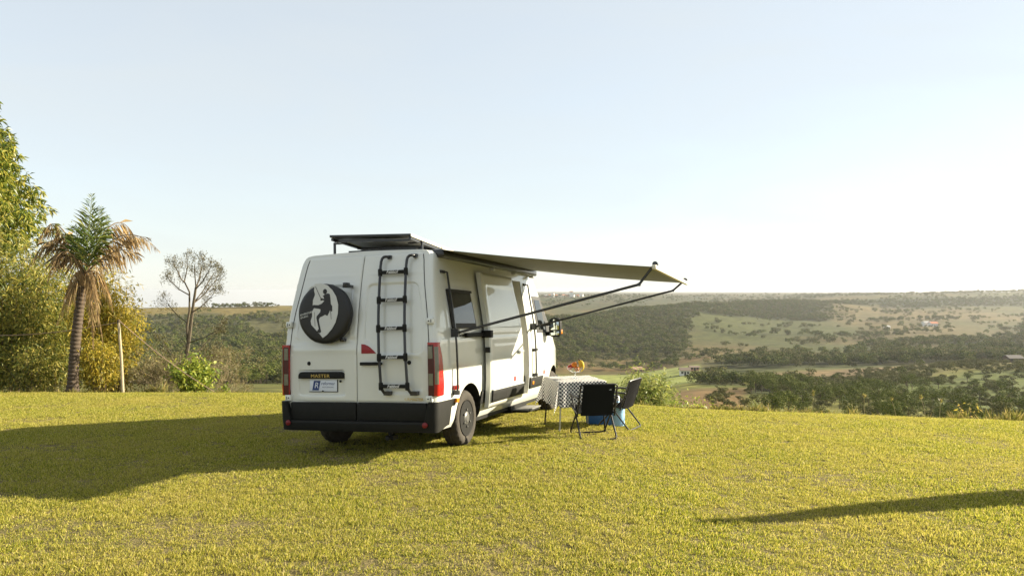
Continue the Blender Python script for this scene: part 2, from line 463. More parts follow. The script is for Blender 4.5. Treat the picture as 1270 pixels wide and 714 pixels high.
tm, nt, b = nodes_mat('land')
at = nt.nodes.new('ShaderNodeAttribute'); at.attribute_name = 'landcover'
g = nt.nodes.new('ShaderNodeNewGeometry')
n1 = nt.nodes.new('ShaderNodeTexNoise'); n1.inputs['Scale'].default_value = .12; n1.inputs['Detail'].default_value = 8; n1.inputs['Roughness'].default_value = .65
nt.links.new(g.outputs['Position'], n1.inputs['Vector'])
mr = nt.nodes.new('ShaderNodeMapRange'); mr.inputs[1].default_value = .3; mr.inputs[2].default_value = .7; mr.inputs[3].default_value = .55; mr.inputs[4].default_value = 1.4
nt.links.new(n1.outputs['Fac'], mr.inputs[0])
mx = nt.nodes.new('ShaderNodeVectorMath'); mx.operation = 'SCALE'
nt.links.new(at.outputs['Color'], mx.inputs[0]); nt.links.new(mr.outputs[0], mx.inputs[3])
nt.links.new(mx.outputs[0], b.inputs['Base Color'])
b.inputs['Roughness'].default_value = 1; b.inputs['Specular IOR Level'].default_value = .1
bp = nt.nodes.new('ShaderNodeBump'); bp.inputs['Strength'].default_value = .6; bp.inputs['Distance'].default_value = 1.0
nt.links.new(n1.outputs['Fac'], bp.inputs['Height']); nt.links.new(bp.outputs[0], b.inputs['Normal'])

azs = np.concatenate([np.linspace(R(-180), R(-60), 40, endpoint=False), np.linspace(R(-60), R(60), 900, endpoint=False), np.linspace(R(60), R(180), 40, endpoint=False)])
rad = np.concatenate([np.linspace(12, 40, 24, endpoint=False), np.exp(np.linspace(math.log(40), math.log(14000), 330))])
A, RR = np.meshgrid(azs, rad)
TX = (np.sin(A) * RR).ravel(); TY = (np.cos(A) * RR).ravel()
TZ = land_z(TX, TY)
_, tcol = cover(TX, TY)
build_grid_mesh('hills', np.stack([TX, TY, TZ], 1), len(azs), len(rad), True, tm, 'structure', tcol)

lm, nt, b = nodes_mat('turf_soil')
g = nt.nodes.new('ShaderNodeNewGeometry')
n1 = nt.nodes.new('ShaderNodeTexNoise'); n1.inputs['Scale'].default_value = 1.3; n1.inputs['Detail'].default_value = 6
n2 = nt.nodes.new('ShaderNodeTexNoise'); n2.inputs['Scale'].default_value = 45; n2.inputs['Detail'].default_value = 5
for n in (n1, n2): nt.links.new(g.outputs['Position'], n.inputs['Vector'])
cr = nt.nodes.new('ShaderNodeValToRGB'); cr.color_ramp.elements[0].position = .32; cr.color_ramp.elements[0].color = (.085, .08, .028, 1)
cr.color_ramp.elements[1].position = .72; cr.color_ramp.elements[1].color = (.24, .185, .085, 1)
ad = nt.nodes.new('ShaderNodeMath'); ad.operation = 'MULTIPLY_ADD'; ad.inputs[1].default_value = .5
nt.links.new(n2.outputs['Fac'], ad.inputs[0]); 
hf = nt.nodes.new('ShaderNodeMath'); hf.operation = 'MULTIPLY'; hf.inputs[1].default_value = .5
nt.links.new(n1.outputs['Fac'], hf.inputs[0]); nt.links.new(hf.outputs[0], ad.inputs[2])
nt.links.new(ad.outputs[0], cr.inputs[0]); nt.links.new(cr.outputs[0], b.inputs['Base Color'])
b.inputs['Roughness'].default_value = 1; b.inputs['Specular IOR Level'].default_value = .1
bp = nt.nodes.new('ShaderNodeBump'); bp.inputs['Strength'].default_value = 1; bp.inputs['Distance'].default_value = .03
nt.links.new(n2.outputs['Fac'], bp.inputs['Height']); nt.links.new(bp.outputs[0], b.inputs['Normal'])
lx = np.linspace(-45, 45, 361); ly = np.concatenate([np.linspace(-30, 0, 20, endpoint=False), np.linspace(0, 21, 141)])
LX, LY = np.meshgrid(lx, ly)
build_grid_mesh('lawn', np.stack([LX.ravel(), LY.ravel(), gz(LX.ravel(), LY.ravel())], 1), len(lx), len(ly), False, lm)

# grass blades on the lawn: one stuff object, tufts instanced on its points
def tuft(name, seed, n, h, spread, m):
    r = np.random.default_rng(seed)
    a = r.uniform(0, 2 * np.pi, n); rr = spread * np.sqrt(r.random(n))
    pos = np.stack([rr * np.cos(a), rr * np.sin(a), np.zeros(n)], 1)
    q = r.uniform(0, 2 * np.pi, n); tilt = r.uniform(.15, .95, n)
    d = np.stack([np.cos(q) * tilt, np.sin(q) * tilt, np.ones(n)], 1)
    o = leaf_mesh(name, pos, d, h * r.uniform(.55, 1.2, n), 0.0052 * r.uniform(.7, 1.4, n), m, False, droop=.15, seed=seed)
    return bpy.data.objects.new(name, o)
GR = leaf_mat('grass_blade', [(.06, .095, .010), (.20, .23, .022), (.35, .345, .035), (.47, .41, .06), (.56, .47, .19)], trans=.5, rough=.55, source='object', big=.55, bigcols=(.46, .37, .10))
tufts = [tuft('grass_tuft', 100 + k, 16, (.027, .034, .023)[k], .043, GR) for k in range(3)]
def scatter(name, P, rot, scl, kindi, objs, label=None):
    me = bpy.data.meshes.new(name)
    me.vertices.add(len(P)); me.vertices.foreach_set('co', np.ascontiguousarray(P, float).ravel())
    for nm, ty, arr in (('rot', 'FLOAT_VECTOR', rot), ('scl', 'FLOAT_VECTOR', scl), ('pick', 'INT', kindi)):
        a_ = me.attributes.new(nm, ty, 'POINT')
        a_.data.foreach_set('vector' if ty == 'FLOAT_VECTOR' else 'value', np.ascontiguousarray(arr).ravel())
    o = link_mesh(name, me)
    ng = bpy.data.node_groups.new(name, 'GeometryNodeTree')
    ng.interface.new_socket('Geometry', in_out='INPUT', socket_type='NodeSocketGeometry')
    ng.interface.new_socket('Geometry', in_out='OUTPUT', socket_type='NodeSocketGeometry')
    N = ng.nodes; gi = N.new('NodeGroupInput'); go = N.new('NodeGroupOutput'); jn = N.new('GeometryNodeJoinGeometry')
    def named(nm, ty):
        x = N.new('GeometryNodeInputNamedAttribute'); x.data_type = ty; x.inputs[0].default_value = nm
        return [s for s in x.outputs if s.enabled][0]
    ra = named('rot', 'FLOAT_VECTOR'); sa = named('scl', 'FLOAT_VECTOR'); ka = named('pick', 'INT')
    for k, ob in enumerate(objs):
        cmp_ = N.new('FunctionNodeCompare'); cmp_.data_type = 'INT'; cmp_.operation = 'EQUAL'
        ins = [s for s in cmp_.inputs if s.enabled]
        ng.links.new(ka, ins[0]); ins[1].default_value = k
        oi = N.new('GeometryNodeObjectInfo'); oi.inputs['Object'].default_value = ob; oi.inputs['As Instance'].default_value = True
        ip = N.new('GeometryNodeInstanceOnPoints')
        ng.links.new(gi.outputs[0], ip.inputs['Points']); ng.links.new(oi.outputs['Geometry'], ip.inputs['Instance'])
        ng.links.new(cmp_.outputs[0], ip.inputs['Selection'])
        ng.links.new(ra, ip.inputs['Rotation']); ng.links.new(sa, ip.inputs['Scale'])
        ng.links.new(ip.outputs[0], jn.inputs[0])
    ng.links.new(jn.outputs[0], go.inputs[0])
    md = o.modifiers.new('scatter', 'NODES'); md.node_group = ng
    o['kind'] = 'stuff'
    if label: o['label'] = label
    return o

def lawn_points(dens, y0, y1, side=.80, extra=1.2):
    area = (2 * (side * y1 + extra)) * (y1 - y0)
    n = int(dens * area)
    Y = rng.uniform(y0, y1, n); X = rng.uniform(-1, 1, n) * (side * y1 + extra)
    k = (np.abs(X) < side * Y + extra) & (Y < y_edge(X, Y) + 1.5)
    return X[k], Y[k]
gx = []; gy = []; gs = []
for dens, a, b_, s_ in ((780, 2.6, 7, 1.0), (620, 7, 11, 1.05), (450, 11, 20, 1.15)):
    X, Y = lawn_points(dens, a, b_); gx.append(X); gy.append(Y); gs.append(np.full(len(X), s_))
gx = np.concatenate(gx); gy = np.concatenate(gy); gs = np.concatenate(gs)
thin = fbm(gx * .9, gy * .9, 41, 3)
keep = rng.random(len(gx)) < np.clip(1.5 - 1.25 * nsmooth(.5, .72, thin), .5, 1)
gx, gy, gs, thin = gx[keep], gy[keep], gs[keep], thin[keep]
hgt = gs * rng.uniform(.7, 1.25, len(gx)) * (.55 + .95 * fbm(gx * 2.6, gy * 2.6, 43, 3))
n = len(gx)
scatter('grass', np.stack([gx, gy, gz(gx, gy) - .004], 1),
        np.stack([rng.normal(0, .12, n), rng.normal(0, .12, n), rng.uniform(0, 6.28, n)], 1),
        np.stack([gs, gs, hgt], 1), rng.integers(0, 3, n).astype(np.int32), tufts, 'short sunlit yellow green grass covering the lawn')
print('grass tufts', n)

# ================================================================== THE CAMPER VAN
WHITE = mat('white_paint', (.61, .62, .575), .30, coat=1.0, var=.05, scale=1.6)
BLACKP = mat('black_plastic', (.013, .013, .0115), .6, spec=.18, var=.3, scale=14, bump=.15, bscale=300)
BLACKM = mat('black_metal', (.012, .012, .013), .32, coat=.3)
RUBBER = mat('rubber', (.035, .032, .028), .85, var=.35, scale=9, bump=.3, bscale=120)
DUSTY = mat('dusty_tyre', (.042, .036, .028), .9, var=.45, scale=7, bump=.4, bscale=90)
STEEL = mat('wheel_steel', (.010, .010, .009), .6, metal=0, spec=.2, var=.15, scale=12)
HUBM = mat('hub_metal', (.10, .10, .095), .45, metal=.4)
GLASS = mat('dark_glass', (.006, .007, .008), .03, spec=.8)
SEAL = mat('seal', (.01, .01, .01), .6)
REDL = mat('red_lens', (.34, .010, .008), .2, coat=.4)
REFL = mat('reflector_red', (.16, .008, .012), .4)
DREDL = mat('dark_red_lens', (.055, .006, .006), .2)
REDT = mat('red_reflector', (.26, .010, .014), .45)
CLEARL = mat('clear_lens', (.15, .145, .10), .2, coat=.5, var=.25, scale=40)
ORANGE = mat('orange_lens', (.75, .22, .01), .2, coat=1)
REDST = mat('red_sticker', (.62, .02, .02), .4)
SILVER = mat('grey_metal', (.45, .46, .45), .35, metal=.6)
LGREY = mat('light_grey_plastic', (.42, .43, .42), .5)
VINYL = mat('black_vinyl', (.013, .013, .013), .48, bump=.12, bscale=25, var=.2)
PRINTG = mat('grey_print', (.55, .56, .54), .55)
GOLD = mat('gold_letter', (.50, .36, .10), .35, metal=.5)
WLET = mat('white_letter', (.8, .8, .78), .5)
BLUEL = mat('blue_print', (.02, .045, .16), .5)
PLATEW = mat('plate_white', (.62, .66, .74), .35, coat=.4)
FABRIC = mat('awning_fabric', (.225, .235, .235), .8, bump=.08, bscale=400)
CREAM = mat('cream_metal', (.62, .58, .46), .4)
PANEL = mat('solar_cells', (.010, .014, .035), .12, coat=.6)
UNDERP = mat('panel_backsheet', (.40, .40, .38), .6)
ALU = mat('aluminium', (.55, .55, .53), .35, metal=.8)
STEPM = mat('step_tread', (.16, .16, .15), .6, var=.2)
INTER = mat('cabin_lining', (.42, .41, .36), .7)

Fv = Vector((.321, .946, -.041)).normalized()
Rv = Vector((.946, -.321, .039)); Rv = (Rv - Fv * Rv.dot(Fv)).normalized()
Lv = -Rv; Uv = Fv.cross(Lv)
VAN_M = Matrix((Fv, Lv, Uv)).transposed().to_4x4(); VAN_M.translation = Vector((-1.794, 8.74, .004))
van = thing('camper_van', 'white high roof camper van with roof rack, rear ladder and open side awning', 'camper van')
van.matrix_world = VAN_M

_wz = [.28, .36, .46, .62, .80, 1.05, 1.30, 1.45, 1.70, 1.95, 2.12, 2.22, 2.29, 2.335]
_ww = [.94, .985, 1.005, 1.022, 1.033, 1.035, 1.028, 1.015, .984, .946, .925, .912, .902, .886]
def W(z): return float(np.interp(z, _wz, _ww))
_sx = [-.1, 3.9, 4.15, 4.40, 4.7, 5.0, 5.15, 5.4, 5.6, 5.72, 5.78]
_st = [2.46, 2.46, 2.40, 2.22, 1.86, 1.48, 1.33, 1.18, 1.05, .88, .70]
def ztop(x): return float(np.interp(x, _sx, _st))
def wfront(x): return float(np.interp(x, [4.3, 4.7, 5.0, 5.25, 5.5, 5.68, 5.78], [1, .985, .965, .935, .87, .78, .62]))
def lean(z): return float(np.interp(z, [0, 1.2, 1.45, 1.7, 2.0, 2.2, 2.36, 2.5], [0, 0, .022, .06, .125, .175, .225, .25]))
def belt(z):    # shallow pressing lines in the body side
    return .006 * math.exp(-((z - 1.36) / .012) ** 2) * -1 + .004 * math.exp(-((z - 2.03) / .02) ** 2)
def rear_round(d): return float(np.interp(d, [0, .015, .04, .08, .14], [.962, .978, .991, .998, 1.0]))
def wside(x, z):
    """half width of the body at x, z (x measured along the flank)"""
    d = x - lean(z)
    return W(z) * rear_round(max(d, 0)) * wfront(x)

def body_profile():
    P = []
    for z in np.concatenate([np.linspace(.28, 2.12, 62), [2.16, 2.19, 2.22, 2.25, 2.275, 2.295, 2.315, 2.335]]): P.append((W(z), z, 1))
    for y, z in ((.870, 2.362), (.838, 2.384), (.76, 2.397), (.4, 2.407), (.2, 2.412), (0, 2.414)): P.append((y, z, 0))
    return P
PROF = body_profile()
def station(x):
    zt = ztop(x); k = (zt - .5) / (2.46 - .5)
    rise = .03 * smooth(.15, 1.3, x)
    out = []
    for y, z, s_ in PROF:
        zz = z + rise * smooth(2.0, 2.4, z)
        if k < .999 and zz > .5: zz = .5 + (zz - .5) * k
        wz = W(min(zz, 2.12)) if k < .999 else None
        yy = y
        if k < .999:
            rel = y / W(min(z, 2.0)) if z > 2.0 else 1
            yy = wz * min(1, rel if z > 2.0 else 1) if z <= 2.335 else wz * y / W(2.0)
        d = x
        yy = yy * rear_round(d) * wfront(x)
        if z < 2.3 and k > .999: yy += belt(z)
        xx = x + lean(z) * max(0, 1 - x / 1.2)
        out.append((xx, yy, zz))
    return out
xs = np.concatenate([[0, .015, .04, .08, .14], np.linspace(.25, 3.9, 40), np.linspace(3.98, 5.6, 30), [5.66, 5.72, 5.76, 5.78]])
mb = MB()
np_ = len(PROF); ring = 2 * np_ - 1
vs = []
for x in xs:
    st = station(x)
    vs += [(a, -b_, c) for a, b_, c in st] + [(a, b_, c) for a, b_, c in st[-2::-1]]
fs = []
for i in range(len(xs) - 1):
    for k in range(ring - 1): fs.append((i * ring + k, i * ring + k + 1, (i + 1) * ring + k + 1, (i + 1) * ring + k))
    fs.append((i * ring + ring - 1, i * ring, (i + 1) * ring, (i + 1) * ring + ring - 1))
for e in (0, len(xs) - 1):
    for k in range(np_ - 1):
        a = e * ring + k; b_ = e * ring + k + 1; c = e * ring + ring - 2 - k; d = e * ring + ring - 1 - k
        if b_ == c: fs.append((a, b_, d))
        else: fs.append((a, b_, c, d))
mb.add(vs, fs)
body0 = mb.build('body', WHITE)
cut = MB()
ARCH = ((.97, .335, .425), (5.0, .335, .435))
for ax_, az_, ar_ in ARCH:
    for sg in (-1, 1): cut.lathe([(ar_, 0), (ar_, .40)], (ax_, sg * .68 if sg > 0 else -1.08, az_ + .01), (0, 1, 0), 48)
cut.box((2.12, -1.2, .43), (3.40, -.70, 2.17))
cuto = cut.build('cutter', WHITE)
md = body0.modifiers.new('b', 'BOOLEAN'); md.operation = 'DIFFERENCE'; md.object = cuto; md.solver = 'EXACT'; md.use_self = True
bpy.context.view_layer.update()
bm_ = bpy.data.meshes.new_from_object(body0.evaluated_get(bpy.context.evaluated_depsgraph_get()))
bpy.data.objects.remove(body0); bpy.data.objects.remove(cuto)
bm_.materials.clear()
for m_ in (WHITE, BLACKP, INTER): bm_.materials.append(m_)
for p in bm_.polygons:
    c = p.center; mi = 0
    for ax_, az_, ar_ in ARCH:
        r_ = math.hypot(c.x - ax_, c.z - az_ - .01)
        if r_ < ar_ + .006 and abs(c.y) < 1.2 and (abs(r_ - ar_) < .02 and abs(p.normal.y) < .5 or (r_ < ar_ and abs(abs(c.y) - .68) < .03)): mi = 1
    if 2.11 < c.x < 3.41 and -.98 < c.y < -.69 and .42 < c.z < 2.18 and c.y > -.975: mi = 2
    if abs(c.y + .70) < .01 and 2.1 < c.x < 3.4: mi = 2
    if c.z < .285: mi = 1
    p.material_index = mi
bm_.polygons.foreach_set('use_smooth', [True] * len(bm_.polygons))
bm_.set_sharp_from_angle(angle=R(32))
bm_.name = 'body'
body = link_mesh('body', bm_, van)

def side_pt(x, z, off, side=-1):
    return Vector((x, side * (wside(x, z) + off), z))
def side_patch(mb, c, off, thick, nu=8, nv=8, mi=0, side=-1):
    """c: four corners (x,z): bottom rear, bottom front, top front, top rear"""
    def q(u, v):
        a = (Vector(c[0]) * (1 - u) + Vector(c[1]) * u) * (1 - v) + (Vector(c[3]) * (1 - u) + Vector(c[2]) * u) * v
        return a
    mb.grid(lambda u, v: side_pt(*q(u, v), off, side), nu, nv, mi, lambda u, v: side_pt(*q(u, v), off - thick, side))

# ---- rear doors, one pressed panel each
def rrect(y, z, y0, y1, z0, z1, r_):
    dx = max(y0 + r_ - y, y - y1 + r_, 0); dz = max(z0 + r_ - z, z - z1 + r_, 0)
    return r_ - math.hypot(dx, dz) if (dx > 0 or dz > 0) else min(y - y0, y1 - y, z - z0, z1 - z)
def door_y(z): return .895 * W(z) - .02 * smooth(1.5, 2.2, z)
def door_x(y, z, left):
    x = lean(z) - .022 + .030 * (abs(y) / .95) ** 4
    if left: d = rrect(y, z, .10, .82 - .10 * smooth(1.5, 2.1, z), 1.37, 2.00, .07)
    else:
        d = rrect(-y, z, .10, .84 - .10 * smooth(1.5, 2.1, z), 1.31 - .13 * smooth(.12, .34, -y), 2.00, .07)
    x += .018 * smooth(-.009, .010, d)
    x += -.005 * math.exp(-((z - 2.12) / .02) ** 2) * smooth(.06, .2, abs(y))
    x += .007 * smooth(-.01, .01, z - 1.315) * (1 if left else 0) * (1 - smooth(1.34, 1.4, z)) - .006 * math.exp(-((z - 1.24) / .035) ** 2) * (1 if left else .4)
    if left: x += .030 * smooth(-.006, .012, rrect(y, z, .165, .79, .70, .99, .03))
    d2 = rrect(abs(y), z, .04, .88, .66, 1.1, .05)
    if not left: x += .006 * smooth(-.01, .02, rrect(-y, z, .28, .84, .72, 1.14, .08))
    return x
for left in (True, False):
    mb = MB(); sg = 1 if left else -1
    def fn(u, v, back=0):
        z = .622 + v * (2.362 - .622)
        ye = door_y(z); y = .004 + u * (ye - .004)
        e = min(min(u, 1 - u) * ye, min(v, 1 - v) * 1.7)
        x = door_x(sg * y, z, left) + .012 * (1 - smooth(0, .012, e)) ** 2
        if back: x = lean(z) + .01
        return Vector((x, sg * y, z))
    us = 60; vsn = 115
    mb.grid(fn, us, vsn, 0, lambda u, v: fn(u, v, 1))
    door = mb.build('rear_door', WHITE, van, angle=40)
    door['label'] = 'left rear door with spare wheel and number plate' if left else 'right rear door with black ladder and handle'
    if left: doorL = door
    else: doorR = door
    # black lower skin of the door
    mb = MB(); mb.box((-.040, min(sg * .005, sg * .90), .405), (.02, max(sg * .005, sg * .90), .616))
    mb.build('door_lower_trim', BLACKP, door, bev=.014)
    # dark gap strip along the outer seam: a recessed weather seal
    for hz in (1.545, .665):
        mb = MB(); yb = .935 if hz > 1 else .93
        mb.box((lean(hz) - .040, min(sg * (yb - .035), sg * (yb + .045)), hz - .035), (lean(hz) + .02, max(sg * (yb - .035), sg * (yb + .045)), hz + .035))
        h_ = mb.build('hinge', WHITE, door, bev=.006)
        mb = MB(); mb.lathe([(.008, 0), (.008, .004)], (lean(hz) - .0405, sg * (yb - .005), hz), (-1, 0, 0), 10)
        mb.box((lean(hz) - .043, sg * (yb + .024) - .003, hz - .018), (lean(hz) - .039, sg * (yb + .024) + .003, hz + .018))
        mb.build('hinge_pin', SEAL, door)
    mb = MB(); yl = .65 if left else -.68
    mb.lathe([(.024, 0), (.024, .006), (.018, .010), (0, .011)], (door_x(yl, 1.075, left) + .002, yl, 1.075), (-1, 0, 0), 16)
    mb.build('lock_plug', BLACKP, door)
# dark weather seals in the gap between the doors and along both pillars
for kind_ in (0, -1, 1):
    mb = MB()
    for k in range(24):
        za, zb = .622 + k * (1.716 / 24), .622 + (k + 1) * (1.716 / 24)
        x0, x1 = lean(za) - .004, lean(zb) - .004
        if kind_ == 0: a0, a1, b0_, b1 = -.0035, .0035, -.0035, .0035
        else: a0, a1, b0_, b1 = kind_ * door_y(za), kind_ * (door_y(za) + .008), kind_ * door_y(zb), kind_ * (door_y(zb) + .008)
        mb.add([(x0, a0, za), (x0, a1, za), (x1, b1, zb), (x1, b0_, zb), (x0 + .006, a0, za), (x0 + .006, a1, za), (x1 + .006, b1, zb), (x1 + .006, b0_, zb)], [(0, 1, 2, 3), (0, 3, 7, 4), (1, 5, 6, 2)])
    mb.build('door_seal', SEAL, van)

# ---- left door fittings
mb = MB(); xb = door_x(.05, .93, True) - .004
def badge_poly(y0, y1, z0, z1, r_):
    P = [(y1, z0), (y0, z0)]
    for a in range(0, 91, 15): P.append((y0 + r_ - r_ * math.cos(R(a)), z1 - r_ + r_ * math.sin(R(a))))
    for a in range(0, 91, 15): P.append((y1 - r_ + r_ * math.sin(R(a)), z1 - r_ + r_ * math.cos(R(a))))
    return P[::-1]
mb.prism([(y, z) for y, z in badge_poly(.165, .785, .895, .975, .05)], (xb + .03, 0, 0), (0, 1, 0), (0, 0, 1), -.050)
strip = mb.build('badge_strip', BLACKP, doorL, bev=.005)
put_text('MASTER', .056, (xb - .024, .475, .925), (0, -1, 0), (0, 0, 1), GOLD, doorL, 'badge_lettering', sx=1.25, ext=.002, space=1.05)
xp = door_x(.46, .82, True) - .012
mb = MB(); mb.box((xp - .006, .272, .742), (xp + .004, .648, .880)); plate = mb.build('number_plate', PLATEW, doorL, bev=.003)
mb = MB(); mb.box((xp - .004, .262, .734), (xp + .008, .656, .742)); mb.box((xp - .004, .262, .734), (xp + .008, .271, .882)); mb.build('plate_frame', BLACKP, doorL)
xt = xp - .0072
mb = MB()
mb.prism([(-.612, .755), (-.522, .755), (-.497, .868), (-.588, .868)], (xt, 0, 0), (0, -1, 0), (0, 0, 1), .0012)
mb.build('plate_emblem', BLUEL, doorL)
put_text('R', .098, (xt - .0016, .555, .811), (0, -1, 0), (0, 0, 1), PLATEW, doorL, 'emblem_letter', shear=.2, ext=.0006)
put_text('reformar', .052, (xt - .0003, .395, .835), (0, -1, 0), (0, 0, 1), BLUEL, doorL, 'plate_lettering', shear=.15, ext=.0006)
put_text('MOTORHOME', .020, (xt - .0003, .395, .792), (0, -1, 0), (0, 0, 1), BLUEL, doorL, 'plate_small_lettering', ext=.0006, space=1.3)
mb = MB(); mb.lathe([(.010, 0), (.010, .01)], (xp - .012, .46, .745), (-1, 0, 0), 10); mb.build('plate_screw', SEAL, doorL)
mb = MB(); mb.lathe([(.014, 0), (.014, .012)], (xp, .225, .862), (-1, 0, 0), 10); mb.build('plate_lock', SEAL, doorL)

# spare wheel in its vinyl cover
cc = Vector((.045, .372, 1.662)); CR = .354
mb = MB()
prof = [(.12, -.075), (CR - .03, -.075), (CR - .004, -.088), (CR, -.105), (CR, -.145), (CR - .010, -.166), (CR - .035, -.178), (CR - .06, -.182), (.2, -.186), (0, -.188)]
mb.lathe(prof, cc, (1, 0, 0), 64, rad=lambda i, k, r_: r_ * (1 + (.006 * math.sin(k * .9) + .004 * math.sin(k * 2.3 + 1)) * (1 if 1 < i < 5 else .3)))
cover_o = mb.build('spare_wheel_cover', VINYL, van, angle=50)
xc = cc.x - .1895
def cpt(p, dx=0):     # emblem drawing units -> (y, z); 595 units across the cover
    k = 2.16 * CR / 592.
    return (-(p[0] - 345) * k, -(p[1] - 368) * k)
moon = [(265, 92), (330, 88), (400, 110), (450, 155), (490, 215), (510, 290), (505, 370), (480, 450), (440, 510), (390, 560), (345, 588), (322, 562), (310, 548), (322, 540), (305, 545), (270, 510), (225, 465), (218, 430), (235, 390), (235, 345), (255, 315), (242, 285), (245, 240), (262, 205), (268, 188), (258, 155)]
def decal(poly, name, m, dx, parent, th=.0012):
    mb = MB(); mb.prism([(-a, b_) for a, b_ in [cpt(p) for p in poly]], (xc - dx, cc.y, cc.z), (0, -1, 0), (0, 0, 1), th)
    return mb.build(name, m, parent, fix=True)
decal(moon, 'moon_print', PRINTG, .0, cover_o)
climber = [(352, 205), (372, 192), (405, 184), (424, 192), (430, 232), (434, 282), (448, 300), (448, 345), (432, 352), (424, 338), (412, 362), (396, 388), (372, 378), (340, 392), (318, 400), (306, 420), (312, 458), (322, 500), (330, 532), (318, 540), (282, 540), (290, 520), (304, 505), (292, 455), (280, 405), (284, 388), (322, 352), (326, 326), (300, 320), (246, 312), (238, 296), (252, 284), (300, 288), (338, 276), (366, 250), (350, 244), (328, 250), (324, 234), (340, 222), (352, 232), (364, 228)]
decal(climber, 'climber_print', VINYL, .0016, cover_o)
decal([(374 + 21 * math.cos(a * math.pi / 9), 166 + 24 * math.sin(a * math.pi / 9)) for a in range(18)], 'climber_head_print', VINYL, .0016, cover_o)
decal([(272, 118), (276, 116), (332, 226), (327, 229)], 'rope_print', VINYL, .0016, cover_o)
decal([(428, 340), (433, 340), (438, 420), (434, 420)], 'strap_print', VINYL, .0016, cover_o)
decal([(258, 350), (261, 350), (268, 480), (264, 480)], 'rock_line_print', VINYL, .0016, cover_o)
def cover_text(t, p, size, tilt):
    y, z = cpt(p)
    put_text(t, size, (xc + .0015, cc.y + y, cc.z + z), (0, -math.cos(tilt), math.sin(tilt)), (0, math.sin(tilt), math.cos(tilt)), PRINTG, cover_o, 'cover_lettering', ext=.002)
cover_text('ADVENTURE', (172, 362), .0315, .22)
cover_text('SPORTS', (150, 394), .0315, .22)
mb = MB(); mb.box((-.05, .09, 1.965), (.09, .16, 2.0)); mb.box((-.06, .10, 1.985), (.03, .15, 2.025)); mb.box((-.06, .14, 1.33), (.05, .20, 1.37))
mb.box((-.02, .24, 1.45), (.07, .52, 1.86)); mb.build('carrier_bracket', BLACKM, cover_o, bev=.006)

# ---- right door fittings
mb = MB(); mb.prism([(.07, 1.185), (.265, 1.185), (.225, 1.225), (.17, 1.268), (.115, 1.292), (.07, 1.296)], (door_x(-.1, 1.25, False) - .002, 0, 0), (0, -1, 0), (0, 0, 1), .006)
mb.build('high_stop_lamp', REDT, doorR, bev=.002)
mb = MB(); xh = door_x(-.2, 1.065, False)
mb.box((xh - .045, -.345, 1.048), (xh - .018, -.068, 1.086)); mb.box((xh - .03, -.10, 1.052), (xh + .01, -.075, 1.082)); mb.box((xh - .03, -.34, 1.052), (xh + .01, -.31, 1.082))
mb.build('handle', BLACKP, doorR, bev=.007)
put_text('TOURMASTER', .047, (door_x(-.7, .66, False) - .002, -.705, .655), (0, -1, 0), (0, 0, 1), GOLD, doorR, 'door_lettering', ext=.0015)

# ladder
lad = MB(); LXO = -.085
ladder = None
def lrail(y):
    pts = []
    pts.append((lean(2.30) - .01, y - .075, 2.315)); pts.append((lean(2.3) + LXO * .9, y - .045, 2.322)); 
    for a in range(0, 91, 18):
        pts.append((lean(2.28) + LXO - .004, y - .045 + .045 * -math.sin(R(a)) * -1 * -1 + 0, 2.322 - .06 * (1 - math.cos(R(a)))))
    return pts
mbt = MB()
mbt.tube([(.03, -.30, 1.2), (.03, -.31, 1.21)], .004, 6)
ladder = mbt.build('ladder', BLACKM, van)
for y in (-.275, -.612):
    mb = MB()
    X0 = lambda z: lean(z) + LXO
    pts = [(lean(2.31) + .02, y - .075, 2.318), (X0(2.31) + .02, y - .07, 2.322), (X0(2.31), y - .055, 2.322), (X0(2.31) - .002, y - .03, 2.318), (X0(2.29), y - .008, 2.300), (X0(2.26), y, 2.265)]
    for z in np.linspace(2.2, .86, 16): pts.append((X0(z), y - .075 * (2.2 - z) / 1.34, z))
    yb = y - .075
    pts += [(X0(.82), yb, .82), (X0(.78) + .005, yb - .018, .765), (X0(.74) + .02, yb - .032, .735), (.0, yb - .05, .728)]
    mb.tube(pts, .0165, 10)
    mb.box((-.075, yb - .115, .705), (.0, yb - .03, .752)); mb.box((lean(2.31) - .05, y - .10, 2.295), (lean(2.31) - .005, y - .055, 2.34))
    mb.build('ladder_rail', BLACKM, ladder)
for z in (2.13, 1.80, 1.47, 1.14, .81):
    mb = MB(); x = lean(z) + LXO; o_ = -.075 * (2.2 - z) / 1.34
    mb.box((x - .018, -.612 + o_, z - .021), (x + .018, -.275 + o_, z + .021))
    for y in (-.275, -.612): mb.lathe([(.023, -.045), (.026, -.03), (.026, .03), (.023, .045)], (x, y + o_, z), (0, 0, 1), 14)
    mb.build('rung', BLACKP, ladder, bev=.006)
    put_text('Fabbof', .058, (x - .0195, -.44 + o_, z), (0, -1, 0), (0, 0, 1), WLET, ladder, 'rung_lettering', shear=.25, ext=.0008, sx=.95)

